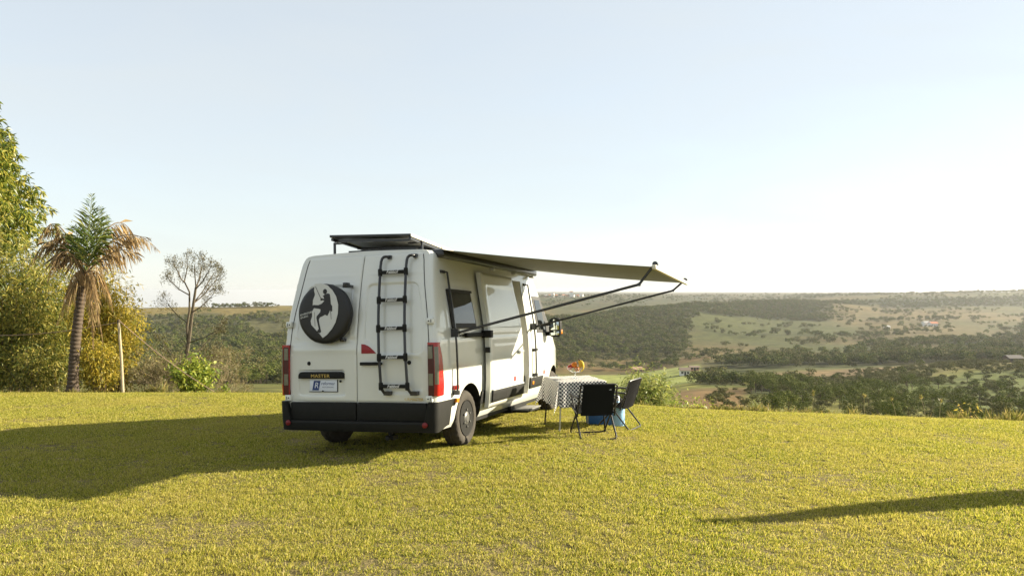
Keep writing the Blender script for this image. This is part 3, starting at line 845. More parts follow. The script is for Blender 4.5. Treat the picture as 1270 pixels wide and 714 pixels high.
# ---- bumper
mb = MB()
def bpath(s):   # s 0..1 from left side front round the rear to the right side front
    L1 = .50; rc = .10; half = 1.045
    seg = [L1 - .0, math.pi / 2 * rc, 2 * (half - rc), math.pi / 2 * rc, L1]
    d = s * sum(seg); x0 = -.075
    if d < seg[0]: return (x0 + rc + L1 - d, half, 0, 1)
    d -= seg[0]
    if d < seg[1]: a = d / rc; return (x0 + rc - rc * math.sin(a), half - rc + rc * math.cos(a), a, 1)
    d -= seg[1]
    if d < seg[2]: return (x0 - .02 * math.sin(math.pi * d / seg[2]), half - rc - d, math.pi / 2, 0)
    d -= seg[2]
    if d < seg[3]: a = math.pi / 2 - d / rc; return (x0 + rc - rc * math.sin(a), -(half - rc + rc * math.cos(a)), a, 1)
    d -= seg[3]
    return (x0 + rc + d, -half, 0, 1)
def bfn(u, v, inset=0):
    x, y, a, c = bpath(u)
    tall = smooth(.88, .935, abs(y)); top = .405 + (.625 - .405) * tall
    fx = smooth(.02, .45, x); bot = .285 + .05 * smooth(.0, .3, x) + .12 * smooth(.36, .40, x)
    z = bot + v * (top - bot)
    bulge = -.022 * (1 - v) ** 2 - (.012 if v > .86 else 0) * (1 - tall)
    bulge -= .05 * smooth(.30, .45, x) * (1 - v)
    n = Vector((-math.sin(a), math.copysign(math.cos(a), y), 0))
    p = Vector((x, y, z)) + n * (bulge - inset)
    return p
mb.grid(lambda u, v: bfn(u, v), 120, 10, 0, lambda u, v: bfn(u, v, .06))
bump_o = mb.build('rear_bumper', BLACKP, van, angle=45)
for sg in (-1, 1):
    mb = MB(); p = (-.079, sg * .90, .375)
    mb.lathe([(.032, 0), (.032, .014), (.02, .02), (0, .021)], p, (-1, 0, 0), 16)
    mb.build('bumper_reflector', REFL, bump_o)

# ---- tail lamps
def lamp_pt(u, v, side, off):
    z = .695 + v * (1.30 - .695)
    L0, L1 = .085, .06
    yo = W(z)
    xe = .150 - .035 * smooth(.8, 1.15, z) - .05 * smooth(1.1, 1.3, z)
    if u < .42: t = u / .42; x, y = -.018 - off, .925 + t * (yo * .955 - .925); nx, ny = 0, 0
    elif u < .6:
        t = (u - .42) / .18; a = t * math.pi / 2
        x = -.018 - off + .05 * (1 - math.cos(a)); y = yo * .955 + (yo + off - yo * .955) * math.sin(a)
    else:
        t = (u - .6) / .4; x = .032 - off + t * (xe - .032); y = yo + off
    return Vector((x, side * y, z))
for side in (-1, 1):
    mb = MB(); nu, nv = 20, 24
    mb.grid(lambda u, v: lamp_pt(u, v, side, .016), nu, nv, 0, lambda u, v: lamp_pt(u, v, side, -.02))
    k = 0
    for j in range(nv):
        for i in range(nu):
            u, v = (i + .5) / nu, (j + .5) / nv
            if u < .44 and v < .95: mb.m[k] = 1
            k += 1
    lamp = mb.build('tail_lamp', [REDL, DREDL], van, angle=50)
    for v0, v1 in ((.20, .42), (.70, .93)):
        mb = MB()
        def cl(u, v, b_=0):
            uu = .05 + u * .37
            vv = v0 + v * (v1 - v0)
            if v0 > .5: vv = max(vv, .70 + .16 * (u - .45)) if False else vv
            return lamp_pt(uu, vv, side, .021 if not b_ else .012)
        mb.grid(cl, 6, 6, 0, lambda u, v: cl(u, v, 1))
        mb.build('clear_lens', CLEARL, lamp)
    mb = MB(); mb.grid(lambda u, v: lamp_pt(.46 + u * .10, .22 + v * .70, side, .0195), 3, 12, 0, lambda u, v: lamp_pt(.46 + u * .10, .22 + v * .70, side, .012))
    mb.build('edge_lens', CLEARL, lamp)

# ---- wheels
def wheel(x, sg):
    yo = sg * .985
    mb = MB(); n = 72
    prof = [(.215, -.02), (.232, -.012), (.26, -.004), (.295, -.002), (.322, -.012), (.338, -.03), (.345, -.05), (.347, -.09), (.338, -.095), (.338, -.103), (.347, -.108), (.347, -.13), (.338, -.135), (.338, -.143), (.347, -.148), (.346, -.185), (.338, -.205), (.31, -.222), (.26, -.225), (.215, -.21)]
    tyre_i = {4: .6, 5: 1, 6: 1, 7: 1, 10: 1, 11: 1, 14: 1, 15: 1, 16: .7}
    def rad(i, k, r_):
        if i in tyre_i: return r_ - .010 * tyre_i[i] * (1 if (k + (i // 4) * 1) % 3 == 0 else 0)
        return r_
    root = bpy.data.objects.new('wheel', None); COL.objects.link(root); root.parent = van; root.location = (x, yo, .335)
    ax = (0, sg, 0)
    mb.lathe(prof, (0, 0, 0), ax, n, rad=rad, close=True); mb.build('tyre', DUSTY, root, angle=30)
    mb = MB()
    rp = [(.213, -.012), (.222, -.004), (.218, -.008), (.205, -.02), (.196, -.045), (.186, -.05), (.168, -.035), (.150, -.022), (.132, -.018), (.115, -.03), (.092, -.034)]
    mb.lathe(rp + [(0, -.034)], (0, 0, 0), ax, 48); mb.build('rim', STEEL, root, angle=40)
    mb = MB()
    for k in range(12):
        a = 2 * math.pi * k / 12
        mb.lathe([(.014, 0), (.014, .004), (0, .0045)], (.172 * math.cos(a), sg * -.039, .172 * math.sin(a)), ax, 8)
    mb.lathe([(.196, -.047), (.188, -.0495), (.1875, -.0485)], (0, 0, 0), ax, 48)
    mb.build('rim_hole', SEAL, root)
    mb = MB()
    mb.lathe([(.148, -.034), (.145, -.020), (.120, -.012), (.085, -.016), (.080, -.006), (.06, -.002), (.05, .006), (0, .008)], (0, 0, 0), ax, 28)
    for k in range(6):
        a = 2 * math.pi * (k + .5) / 6
        mb.lathe([(.013, -.03), (.013, -.008), (0, -.006)], (.104 * math.cos(a), sg * .012, .104 * math.sin(a)), ax, 8)
    mb.build('hub_cap', HUBM, root)
for x in (.97, 5.0):
    for sg in (-1, 1): wheel(x, sg)
# underside: axle, tank, exhaust
mb = MB(); mb.box((.3, -.66, .30), (5.2, .66, .52)); mb.tube([(.97, -.75, .33), (.97, .75, .33)], .06, 10); mb.box((1.5, -.6, .22), (2.7, .1, .32))
mb.tube([(.0, -.42, .27), (.5, -.40, .27), (1.4, -.3, .3)], .03, 10)
for sg in (-1, 1): mb.box((1.35, sg * .90 - .05, .25), (4.55, sg * .90 + .05, .30))
mb.build('chassis', BLACKP, van)
mb = MB(); mb.lathe([(.026, 0), (.026, .05), (0, .055)], (-.03, -.42, .215), (-1, 0, 0), 12); mb.box((-.02, -.47, .19), (.1, -.37, .24)); mb.build('tow_hook', STEEL, van)

# ---- right flank: window, slid-back door, mouldings, markers
mb = MB(); side_patch(mb, [(.46, 1.47), (1.23, 1.47), (1.17, 1.925), (.44, 1.925)], .020, .03, 10, 8); wn_ = mb.build('side_window', SEAL, van, bev=0)
mb = MB(); side_patch(mb, [(.50, 1.515), (1.185, 1.515), (1.135, 1.885), (.485, 1.885)], .030, .014, 10, 8); mb.build('pane', GLASS, wn_)
mb = MB(); side_patch(mb, [(.47, 1.453), (1.235, 1.453), (1.235, 1.475), (.47, 1.475)], .045, .05, 6, 1); mb.build('sill', SEAL, wn_)
mb = MB(); side_patch(mb, [(.45, 1.90), (1.18, 1.90), (1.175, 1.93), (.45, 1.93)], .042, .04, 6, 1); mb.build('frame', SEAL, wn_)
# centre rail for the sliding door
mb = MB(); side_patch(mb, [(.55, 1.352), (2.1, 1.352), (2.1, 1.374), (.55, 1.374)], .003, .008, 20, 1); mb.build('door_rail', SEAL, van)
# slid-back door: curved slab standing off the flank
DO = .115
def sd_x0(z): return 1.44
def sd_x1(z): return 2.84 - .13 * smooth(1.5, 2.2, z)
def sdoor(u, v, off):
    z = .415 + v * (2.19 - .415)
    x = sd_x0(z) + u * (sd_x1(z) - sd_x0(z))
    e = min(u * 1.4, (1 - u) * 1.3, v * 1.8, (1 - v) * 1.8)
    o_ = off - .022 * (1 - smooth(0, .03, e)) if off > .06 else off
    if off > .06:
        d = rrect(x, z, 1.54, 2.72 - .12 * smooth(1.5, 2.1, z), 1.22, 2.04, .09)
        o_ -= .003 * smooth(-.012, .014, d)
        o_ += belt(z) * .8
    return Vector((x, -(W(z) + o_), z))
mb = MB(); mb.grid(lambda u, v: sdoor(u, v, DO), 80, 100, 0, lambda u, v: sdoor(u, v, .035))
sdo = mb.build('sliding_door', WHITE, van, angle=40); sdo['label'] = 'white sliding side door slid back along the flank'
def sdp(x, z, off): return Vector((x, -(W(z) + DO + off), z))
def sd_patch(x0, x1, z0, z1, off, th, name, m, bev=.004, nu=8, nv=3):
    mb = MB(); mb.grid(lambda u, v: sdp(x0 + u * (x1 - x0), z0 + v * (z1 - z0), off), nu, nv, 0, lambda u, v: sdp(x0 + u * (x1 - x0), z0 + v * (z1 - z0), off - th))
    return mb.build(name, m, sdo, bev=bev)
sd_patch(1.47, 2.80, .475, .628, .022, .04, 'moulding', BLACKP, .008)
sd_patch(1.475, 2.80, .629, .645, .020, .03, 'moulding_cap', LGREY, .004)
mb = MB(); hp = sdp(2.60, 1.10, .0)
mb.lathe([(.05, 0), (.048, .006), (0, .008)], hp + V(0, .004, 0), (0, -1, 0), 20); mb.box((2.53, hp.y - .05, 1.085), (2.70, hp.y - .02, 1.118)); mb.box((2.55, hp.y - .03, 1.09), (2.575, hp.y, 1.113)); mb.box((2.66, hp.y - .03, 1.09), (2.685, hp.y, 1.113))
mb.build('handle', SILVER, sdo, bev=.005)
sd_patch(2.36, 2.44, .69, .755, .003, .006, 'red_sticker', REDST, 0, 2, 2)
mb = MB(); side_patch(mb, [(.82, 1.34), (1.5, 1.34), (1.5, 1.395), (.82, 1.395)], .05, .045, 8, 2); mb.box((1.40, -1.16, 1.325), (1.50, -1.03, 1.42)); mb.build('roller_arm', BLACKP, sdo, bev=.006)
mb = MB(); mb.box((1.425, -1.135, 1.13), (1.445, -1.07, 1.20)); mb.build('door_latch', SEAL, sdo)
# pillar fittings in the open doorway
mb = MB(); mb.box((3.36, -.97, .56), (3.405, -.86, .70)); mb.build('lower_roller', BLACKP, van, bev=.004)
mb = MB(); side_patch(mb, [(3.402, .42), (3.418, .42), (3.418, 2.17), (3.402, 2.17)], .004, .02, 1, 16); mb.build('doorway_seal', SEAL, van)
# lower mouldings on the body
mb = MB(); side_patch(mb, [(1.30, .475), (2.08, .475), (2.08, .635), (1.36, .635)], .024, .04, 8, 3); mb.build('moulding', BLACKP, van, bev=.008)
mb = MB(); side_patch(mb, [(3.47, .49), (4.10, .49), (4.18, .655), (3.47, .655)], .024, .04, 8, 3); mo = mb.build('moulding', BLACKP, van, bev=.008)
mb = MB(); side_patch(mb, [(3.48, .656), (4.18, .656), (4.18, .672), (3.48, .672)], .022, .03, 8, 1); mb.build('moulding_cap', LGREY, van, bev=.004)
for x, z, m_, nm, w_ in ((.50, .60, ORANGE, 'side_marker', .07), (3.60, .575, ORANGE, 'side_marker', .075), (.47, .755, REDL, 'side_reflector', .11), (4.28, .70, REDST, 'red_sticker', .075)):
    mb = MB(); off = .045 if x < .51 else (.034 if m_ is ORANGE else .006)
    if m_ is REDST: side_patch(mb, [(x - w_ / 2, z - .03), (x + w_ / 2, z - .03), (x + w_ / 2, z + .035), (x - w_ / 2, z + .035)], .004, .006, 2, 2)
    else: side_patch(mb, [(x - w_ / 2, z - .025), (x + w_ / 2, z - .025), (x + w_ / 2, z + .025), (x - w_ / 2, z + .025)], off, .05, 3, 3)
    mb.build(nm, m_, van, bev=.004)
mb = MB(); side_patch(mb, [(3.44, .45), (3.447, .45), (3.447, 2.05), (3.44, 2.05)], .001, .01, 1, 20); mb.build('door_seam', SEAL, van)
# cab door window, mirror, handle, windscreen, nose parts (both sides where mirrored)
for side in (-1, 1):
    mb = MB(); side_patch(mb, [(3.96, 1.36), (4.80, 1.36), (4.36, 1.96), (3.92, 1.96)], .008, .02, 10, 8, side=side); w2 = mb.build('cab_window', SEAL, van)
    mb = MB(); side_patch(mb, [(4.05, 1.41), (4.42, 1.41), (4.28, 1.90), (4.00, 1.90)], .014, .01, 10, 8, side=side); mb.build('pane', GLASS, w2)
    mb = MB(); mb.box((3.62, side * 1.05 - .03, 1.075), (3.80, side * 1.05 + .03, 1.11)); mb.build('door_handle', BLACKP, van, bev=.01)
    mb = MB()
    def mir(u, v):
        a = 2 * math.pi * u; b_ = -math.pi / 2 + math.pi * v
        sp = lambda c_, e: math.copysign(abs(c_) ** e, c_)
        return Vector((4.50 + .075 * sp(math.sin(b_), .5), side * 1.185 + .105 * sp(math.cos(b_), .4) * sp(math.cos(a), .5), 1.44 + .165 * sp(math.cos(b_), .4) * sp(math.sin(a), .5)))
    mb.grid(mir, 28, 14); mr_ = mb.build('mirror', BLACKP, van, angle=60)
    mb = MB(); mb.box((4.418, side * 1.185 - .08, 1.40), (4.424, side * 1.185 + .08, 1.575)); mb.box((4.418, side * 1.185 - .08, 1.31), (4.424, side * 1.185 + .08, 1.385)); mb.build('mirror_glass', mat('mirror_glass', (.55, .6, .58), .04, metal=1), mr_, bev=.002)
    mb = MB(); mb.box((4.47, side * 1.285 - .012, 1.33), (4.55, side * 1.285 + .012, 1.40)); mb.build('indicator', ORANGE, mr_, bev=.004)
    mb = MB(); mb.box((4.46, min(side * .94, side * 1.12), 1.30), (4.54, max(side * .94, side * 1.12), 1.37)); mb.box((4.47, min(side * .94, side * 1.12), 1.47), (4.53, max(side * .94, side * 1.12), 1.52)); mb.build('mirror_arm', BLACKP, mr_, bev=.008)
    mb = MB(); mb.grid(lambda u, v: Vector((5.42 + .30 * u * (1 - .25 * v), side * (wfront(5.42 + .30 * u) * 1.02 + .012 - .02 * v), .78 + .30 * v - .10 * u * v)), 8, 6, 0, lambda u, v: Vector((5.40 + .30 * u, side * (wfront(5.42 + .30 * u) * .97), .78 + .30 * v - .10 * u * v)))
    mb.build('headlight', CLEARL, van)
mb = MB()
def ws(u, v, off):
    x = 4.36 + v * (5.06 - 4.36); z = ztop(x) - .005; y = (u * 2 - 1) * .80 * W(min(z, 2.1)) * wfront(x)
    k = 1 - (abs(u * 2 - 1)) ** 3 * .05
    return Vector((x + off * .85, y, z * k + off * .55 - .02))
mb.grid(lambda u, v: ws(u, v, .035), 20, 14, 0, lambda u, v: ws(u, v, -.03)); mb.build('windscreen', GLASS, van)
mb = MB(); mb.box((5.70, -.42, .62), (5.795, .42, .95)); mb.box((5.55, -.86, .30), (5.80, .86, .56)); mb.build('front_bumper', BLACKP, van, bev=.03)
# step
mb = MB(); mb.box((2.70, -1.24, .232), (3.34, -.98, .25)); st_ = mb.build('entry_step', STEPM, van, bev=.006)
mb = MB(); mb.box((2.72, -1.22, .205), (3.32, -.6, .231)); mb.box((2.62, -1.0, .205), (3.36, -.7, .30)); mb.build('step_frame', BLACKP, st_)

# ---- roof: rack, panels, vent
def RZ(x): return 2.578 - .068 * (x - .26)
def slab(mb, x0, x1, y0, y1, d0, d1):
    n0 = len(mb.v); mb.box((x0, y0, 0), (x1, y1, 1))
    mb.v[n0:] = [(x, y, RZ(x) + .045 * (y + .1) + (d1 if z > .5 else d0)) for x, y, z in mb.v[n0:]]
rack = MB()
for y in (.46, -.60): rack.tube([(.22, y, RZ(.22) - .022 + .045 * (y + .1)), (1.95, y, RZ(1.95) - .022 + .045 * (y + .1))], .022, 4)
for x in (.30, .85, 1.4): rack.tube([(x, -.60, RZ(x) - .05), (x, .47, RZ(x) - .005)], .020, 4)
rack.tube([(.62, -.50, 2.452), (.62, .46, 2.458)], .026, 4)
rack_o = rack.build('roof_rack', BLACKM, van)
for x in (.5, 1.2):
    for y in (.60, -.625):
        ro_ = .045 * (y + .1); mb = MB(); mb.tube([(x, y, 2.36), (x, y, RZ(x) - .012 + ro_)], .017, 4); mb.box((x - .05, y - .03, 2.365), (x + .05, y + .03, 2.405)); mb.tube([(x, y, RZ(x) - .025 + ro_), (x, y * .7, RZ(x) - .025 + ro_ * .8)], .016, 4); mb.build('rack_post', BLACKM, rack_o)
for x0, x1 in ((.20, 1.06), (1.09, 1.95)):
    mb = MB(); slab(mb, x0, x1, -.615, .485, 0, .03); po = mb.build('solar_panel', BLACKM, rack_o, bev=.003)
    mb = MB(); slab(mb, x0 + .025, x1 - .025, -.59, .46, .0305, .033); mb.build('solar_cells', PANEL, po)
    mb = MB(); slab(mb, x0 + .12, x1 - .1, -.55, .43, -.004, -.001); mb.build('panel_backsheet', UNDERP, po)
    mb = MB(); slab(mb, x0, x1, -.632, -.617, -.004, .028); mb.build('panel_edge', CREAM, po)
mb = MB(); mb.box((.75, -.22, 2.40), (1.2, .22, 2.495)); mb.build('roof_vent', WHITE, van, bev=.02)

# ---- awning
case = MB(); case.box((.34, -.985, 2.30), (4.15, -.80, 2.40)); aw = case.build('awning', BLACKM, van, bev=.02)
mb = MB()
def canopy(u, v):
    x0 = .30 + (.30 - .30) * v; x1 = 4.05 + (3.78 - 4.05) * v
    y = -.96 + v * (-3.43 + .96); z = 2.385 + v * (2.06 - 2.385) - .03 * math.sin(math.pi * v) * (.55 + .45 * math.sin(math.pi * u)) - .012 * math.sin(math.pi * u) * v
    return Vector((x0 + u * (x1 - x0), y, z + .004 * math.sin(u * 31) * v * (1 - v) * 2))
mb.grid(canopy, 40, 24, 0, lambda u, v: canopy(u, v) + V(0, 0, .004)); mb.build('canopy', FABRIC, aw)
mb = MB(); mb.box((.32, -3.475, 2.035), (3.82, -3.43, 2.085)); mb.build('front_bar', CREAM, aw, bev=.008)
for (x, zp, ze, zt) in ((.45, 1.40, 1.885, 2.10), (3.66, 1.46, 1.95, 2.10)):
    mb = MB(); mb.tube([(x, -1.09, zp), (x, -3.265, ze)], .016, 8); mb.tube([(x, -3.265, ze), (x, -3.445, zt)], .015, 8)
    mb.lathe([(.03, -.03), (.03, .03)], (x, -3.45, zt), (1, 0, 0), 12); mb.lathe([(.028, -.03), (.028, .03)], (x, -1.09, zp), (1, 0, 0), 12)
    mb.lathe([(.02, -.018), (.02, .018)], (x, -3.265, ze), (1, 0, 0), 10)
    mb.build('awning_arm', BLACKM, aw)
    mb = MB(); off = .05
    pts = [(x, -(W(z) + off), z) for z in np.linspace(2.13, .70, 14)]
    mb.tube([(x, -(W(2.13) - .0), 2.135)] + pts[:1], .012, 4); mb.tube(pts, .014, 4)
    mb.box((x - .025, -(W(zp) + .09), zp - .05), (x + .025, -(W(zp) - .0), zp + .05)); mb.box((x - .03, -(W(.7) + .07), .67), (x + .03, -(W(.7) - .01), .72)); mb.box((x - .10, -(W(2.135) + .02), 2.115), (x + .015, -(W(2.135) - .01), 2.15))
    mb.build('wall_leg', BLACKM, aw)
mb = MB()
for x in (2.05, 3.0, 3.9):
    mb = MB(); mb.box((x - .03, -1.0, 2.25), (x + .03, -.93, 2.29)); mb.build('awning_lamp', ALU, aw, bev=.008)

# ================================================================== THE CAMP
def gp(x, y, dz=0): return Vector((x, y, float(gz(x, y)) + dz))
# table, cloth
TT = .715; tz = float(gz(.9, 10.85)) + TT
tyaw = math.atan2(.17, .65)
table = thing('folding_table', 'square folding table with thin metal legs under the checked cloth', 'table', (.905, 10.86, float(gz(.9, 10.85))), tyaw)
mb = MB(); mb.box((-.33, -.33, TT - .03), (.33, .33, TT - .004)); mb.build('tabletop', LGREY, table, bev=.006)
for sx_ in (-1, 1):
    for sy_ in (-1, 1):
        mb = MB(); px_, py_ = table.matrix_basis.to_3x3() @ V(sx_ * .32, sy_ * .32, 0) * 1 + V(0, 0, 0), 0
        w_ = Matrix.Rotation(tyaw, 3, 'Z') @ V(sx_ * .34, sy_ * .35, 0)
        zl = float(gz(.905 + w_.x, 10.86 + w_.y)) - float(gz(.9, 10.85))
        mb.tube([(sx_ * .30, sy_ * .30, TT - .03), (sx_ * .34, sy_ * .35, zl)], .011, 8, cap=True); mb.lathe([(.016, 0), (.016, .03)], (sx_ * .34, sy_ * .35, zl), (0, 0, 1), 8)
        mb.build('leg', SILVER if sx_ * sy_ > 0 else STEEL, table)
CL, nt, b = nodes_mat('checked_cloth')
uvn = nt.nodes.new('ShaderNodeUVMap'); ck = nt.nodes.new('ShaderNodeTexChecker'); ck.inputs['Scale'].default_value = 38.0
ck.inputs['Color1'].default_value = (.82, .81, .78, 1); ck.inputs['Color2'].default_value = (.014, .018, .042, 1)
mp = nt.nodes.new('ShaderNodeMapping')
nt.links.new(uvn.outputs[0], mp.inputs[0]); nt.links.new(mp.outputs[0], ck.inputs['Vector']); nt.links.new(ck.outputs[0], b.inputs['Base Color']); b.inputs['Roughness'].default_value = .85
mp.inputs['Location'].default_value = (.003, .003, .5)
# cloth: square sheet laid over the top, hanging folds at the sides and points at the corners
n = 72; hs = .345; S_ = .70
vs = []; uv = []
for j in range(n + 1):
    for i in range(n + 1):
        a = (i / n * 2 - 1) * S_; b2 = (j / n * 2 - 1) * S_
        ca = max(-hs, min(hs, a)); cb = max(-hs, min(hs, b2))
        ea = abs(a) - hs if abs(a) > hs else 0; eb = abs(b2) - hs if abs(b2) > hs else 0
        x, y, z = ca, cb, TT
        if ea and not eb:
            w_ = .030 * math.sin(b2 * 19 + (1 if a > 0 else 0)) * ea / .35 + .012 * ea / .35
            x = math.copysign(hs + .008 + max(w_, -.004) + .02 * ea, a); z = TT - ea
        elif eb and not ea:
            w_ = .030 * math.sin(a * 17 + (2 if b2 > 0 else .5)) * eb / .35 + .012 * eb / .35
            y = math.copysign(hs + .008 + max(w_, -.004) + .02 * eb, b2); z = TT - eb
        elif ea and eb:
            d_ = math.hypot(ea, eb); m_ = min(ea, eb); h_ = max(ea, eb)
            out = m_ * .36
            x = math.copysign(hs + .008 + out * .85 + .02 * h_, a); y = math.copysign(hs + .008 + out * .85 + .02 * h_, b2); z = TT - math.sqrt(max(0, ea * ea + eb * eb - (1.2 * out) ** 2)) * .93
        z += .0025 * math.sin(a * 23) * math.sin(b2 * 21)
        vs.append((x, y, z)); uv.append((a + .5, b2 + .5))
me = bpy.data.meshes.new('tablecloth')
fs = [(j * (n + 1) + i, j * (n + 1) + i + 1, (j + 1) * (n + 1) + i + 1, (j + 1) * (n + 1) + i) for j in range(n) for i in range(n)]
me.from_pydata(vs, [], fs); ul = me.uv_layers.new(name='UVMap')
for l in me.loops: ul.data[l.index].uv = uv[l.vertex_index]
me.materials.append(CL); me.polygons.foreach_set('use_smooth', [True] * len(me.polygons))
cl = link_mesh('tablecloth', me); cl.matrix_world = Matrix.Translation((.905, 10.86, float(gz(.9, 10.85)))) @ Matrix.Rotation(tyaw, 4, 'Z')
tag(cl, 'black and white checked tablecloth hanging over the folding table', 'tablecloth')

# fruit stand and fruit
FB = V(.915, 10.83, tz + .003)
GL = mat('bowl_glass', (.9, .92, .92), .03, trans=.95, ior=1.3)
fb = thing('fruit_bowl', 'clear glass footed fruit bowl on the checked tablecloth', 'bowl', FB)
mb = MB(); mb.lathe([(.055, 0), (.055, .004), (.012, .012), (.009, .075), (.014, .082), (0, .083)], (0, 0, 0), (0, 0, 1), 24); mb.build('foot', GL, fb)
mb = MB(); mb.lathe([(.01, .084), (.06, .096), (.105, .125), (.128, .165), (.132, .168), (.131, .172), (.124, .168), (.10, .131), (.057, .102), (0, .091)], (0, 0, 0), (0, 0, 1), 32); mb.build('bowl', GL, fb)
APP = mat('apple_skin', (.50, .035, .02), .3, coat=.3, var=.4, scale=20); ORG = mat('orange_skin', (.72, .22, .02), .45, bump=.3, bscale=200); BAN = mat('banana_skin', (.70, .50, .035), .5, var=.25, scale=25); STEMM = mat('dark_stem', (.06, .045, .02), .8)
def fruit(name, label, cat, m, off, r_, q, group):
    t = thing(name, label, cat, FB + V(*off), q, group)
    mb = MB(); P = []
    for k in range(13):
        a = math.pi * k / 12; rr = r_ * math.sin(a); hh = r_ * (.92 * math.cos(math.pi - a)) - (.012 * math.exp(-(rr / (r_ * .3)) ** 2) if k > 8 else 0)
        P.append((max(rr, 0), hh))
    mb.lathe(P, (0, 0, 0), (.1 * math.sin(q * 5), .1, 1), 20); mb.build('skin', m, t)
    mb = MB(); mb.tube([(0, 0, r_ * .72), (.004, 0, r_ * 1.05)], .003, 5); mb.build('stalk', STEMM, t)
fruit('apple', 'red apple at the left end of the glass fruit bowl', 'apple', APP, (-.075, -.02, .165), .042, 1, 'fruit in the bowl')
fruit('orange', 'orange on top of the fruit between apple and bananas', 'orange', ORG, (-.015, -.03, .205), .042, 2, 'fruit in the bowl')
fruit('apple', 'red apple lying behind the orange in the fruit bowl', 'apple', APP, (-.04, .055, .175), .041, 3, 'fruit in the bowl')
fruit('orange', 'orange lying low at the front of the fruit bowl', 'orange', ORG, (.02, -.055, .150), .040, 4, 'fruit in the bowl')
bt = thing('banana_bunch', 'bunch of ripe yellow bananas standing in the fruit bowl', 'bananas', FB + V(.075, 0, .155), .3, 'fruit in the bowl')
for k in range(4):
    mb = MB(); q = -.5 + k * .36
    pts = []; rs = []
    for i in range(9):
        t_ = i / 8; a = -1.0 + 2.0 * t_
        rr = .085; pts.append((-.052 + rr * math.cos(a) * math.cos(q), rr * math.cos(a) * math.sin(q) * .9 + .008 * (k - 1.5), .03 + .105 * math.sin(a) * .9)); rs.append(.0175 * (1 - .8 * abs(2 * t_ - 1) ** 5) + .0015)
    mb.tube(pts, rs, 8); mb.build('banana', BAN, bt)
mb = MB(); mb.tube([(-.012, 0, .105), (-.022, 0, .135)], [.014, .009], 7); mb.build('stalk', STEMM, bt)

# camp chairs
CHF = mat('chair_fabric', (.012, .013, .013), .9, bump=.3, bscale=500, spec=.06); CHT = mat('chair_tube', (.014, .014, .015), .4); CHG = mat('chair_mesh_grey', (.013, .013, .0135), .95, bump=.3, bscale=500, spec=.04)
def chair(label, loc, rz, fab):
    t = thing('camp_chair', label, 'camp chair', loc, rz, 'folding camp chairs at the table')
    w = .245
    def bez(P, k=5): return P
    def U(name, top, bot, r_=.0115, rc=.05):
        """a bent tube: down one side, across at the bottom and up the other"""
        for_ = []
        a, b_ = Vector(top), Vector(bot)
        d = (b_ - a)
        L = d.length; dn = d / L
        pts = [V(-w, a.y, a.z), V(-w, b_.y, b_.z) - dn * rc]
        for q in (30, 60, 90):
            pts.append(V(-w + rc * (1 - math.cos(R(q))), 0, 0) + V(0, b_.y, b_.z) - dn * rc * (1 - math.sin(R(q))))
        pts += [V(-p.x, p.y, p.z) for p in pts[::-1]]
        mb = MB(); mb.tube(pts, r_, 8); mb.build(name, CHT, t)
    U('rear_leg_frame', (0, .16, .50), (0, -.26, .012))
    U('front_leg_frame', (0, -.20, .50), (0, .27, .012))
    mb = MB()   # back frame
    pts = [V(-w - .012, -.12, .30), V(-w - .004, -.25, .69)] + [V(-w - .012 + .05 * (1 - math.cos(R(q))), -.25 - .016 * math.sin(R(q)), .69 + .045 * math.sin(R(q))) for q in (30, 60, 90)]
    pts += [V(-p.x, p.y, p.z) for p in pts[::-1]]
    mb.tube(pts, .011, 8); mb.build('back_frame', CHT, t)
    mb = MB(); pts = [V(-w - .012, -.13, .335), V(-w - .012, .22, .40)]; pts += [V(-p.x, p.y, p.z) for p in pts[::-1]]; mb.tube(pts, .011, 8); mb.build('seat_frame', CHT, t)
    mb = MB()
    def bk(u, v, o=0):
        yb, zb = -.135 - .13 * v, .31 + .425 * v
        return Vector(((u * 2 - 1) * (w - .028), yb - .035 * math.sin(math.pi * u) * (.7 + .3 * v) - o, zb))
    mb.grid(bk, 14, 10, 0, lambda u, v: bk(u, v, .008)); mb.build('back_rest', fab, t)
    mb = MB()
    def st2(u, v, o=0): return Vector(((u * 2 - 1) * (w + .004), -.12 + .335 * v, .342 + .06 * v - .03 * math.sin(math.pi * u) * math.sin(math.pi * min(1, v + .15)) - o))
    mb.grid(st2, 12, 8, 0, lambda u, v: st2(u, v, .008)); mb.build('seat', fab, t)
    for sg in (-1, 1):
        mb = MB(); x = sg * (w + .018)
        mb.box((x - .022, -.215, .545), (x + .022, .20, .568)); mb.build('arm_rest', CHT, t, bev=.008)
        for y_ in (.165, -.20):
            mb = MB(); mb.tube([(sg * w, y_, .50), (x, y_, .548)], .009, 6); mb.build('arm_support', CHT, t)
    return t
c1 = chair('black folding camp chair with its back to the camera', gp(1.09, 10.05, 0), .20, CHF)
mb = MB(); mb.prism([(-.018, 0), (.018, 0), (.008, .03), (-.008, .03)], (.15, -.268, .66), (1, 0, 0), (0, .25, .95), .002); mb.build('maker_badge', PRINTG, c1)
c2 = chair('black and grey folding camp chair seen from the side, facing left', gp(1.60, 11.20, 0), 1.05, CHG)
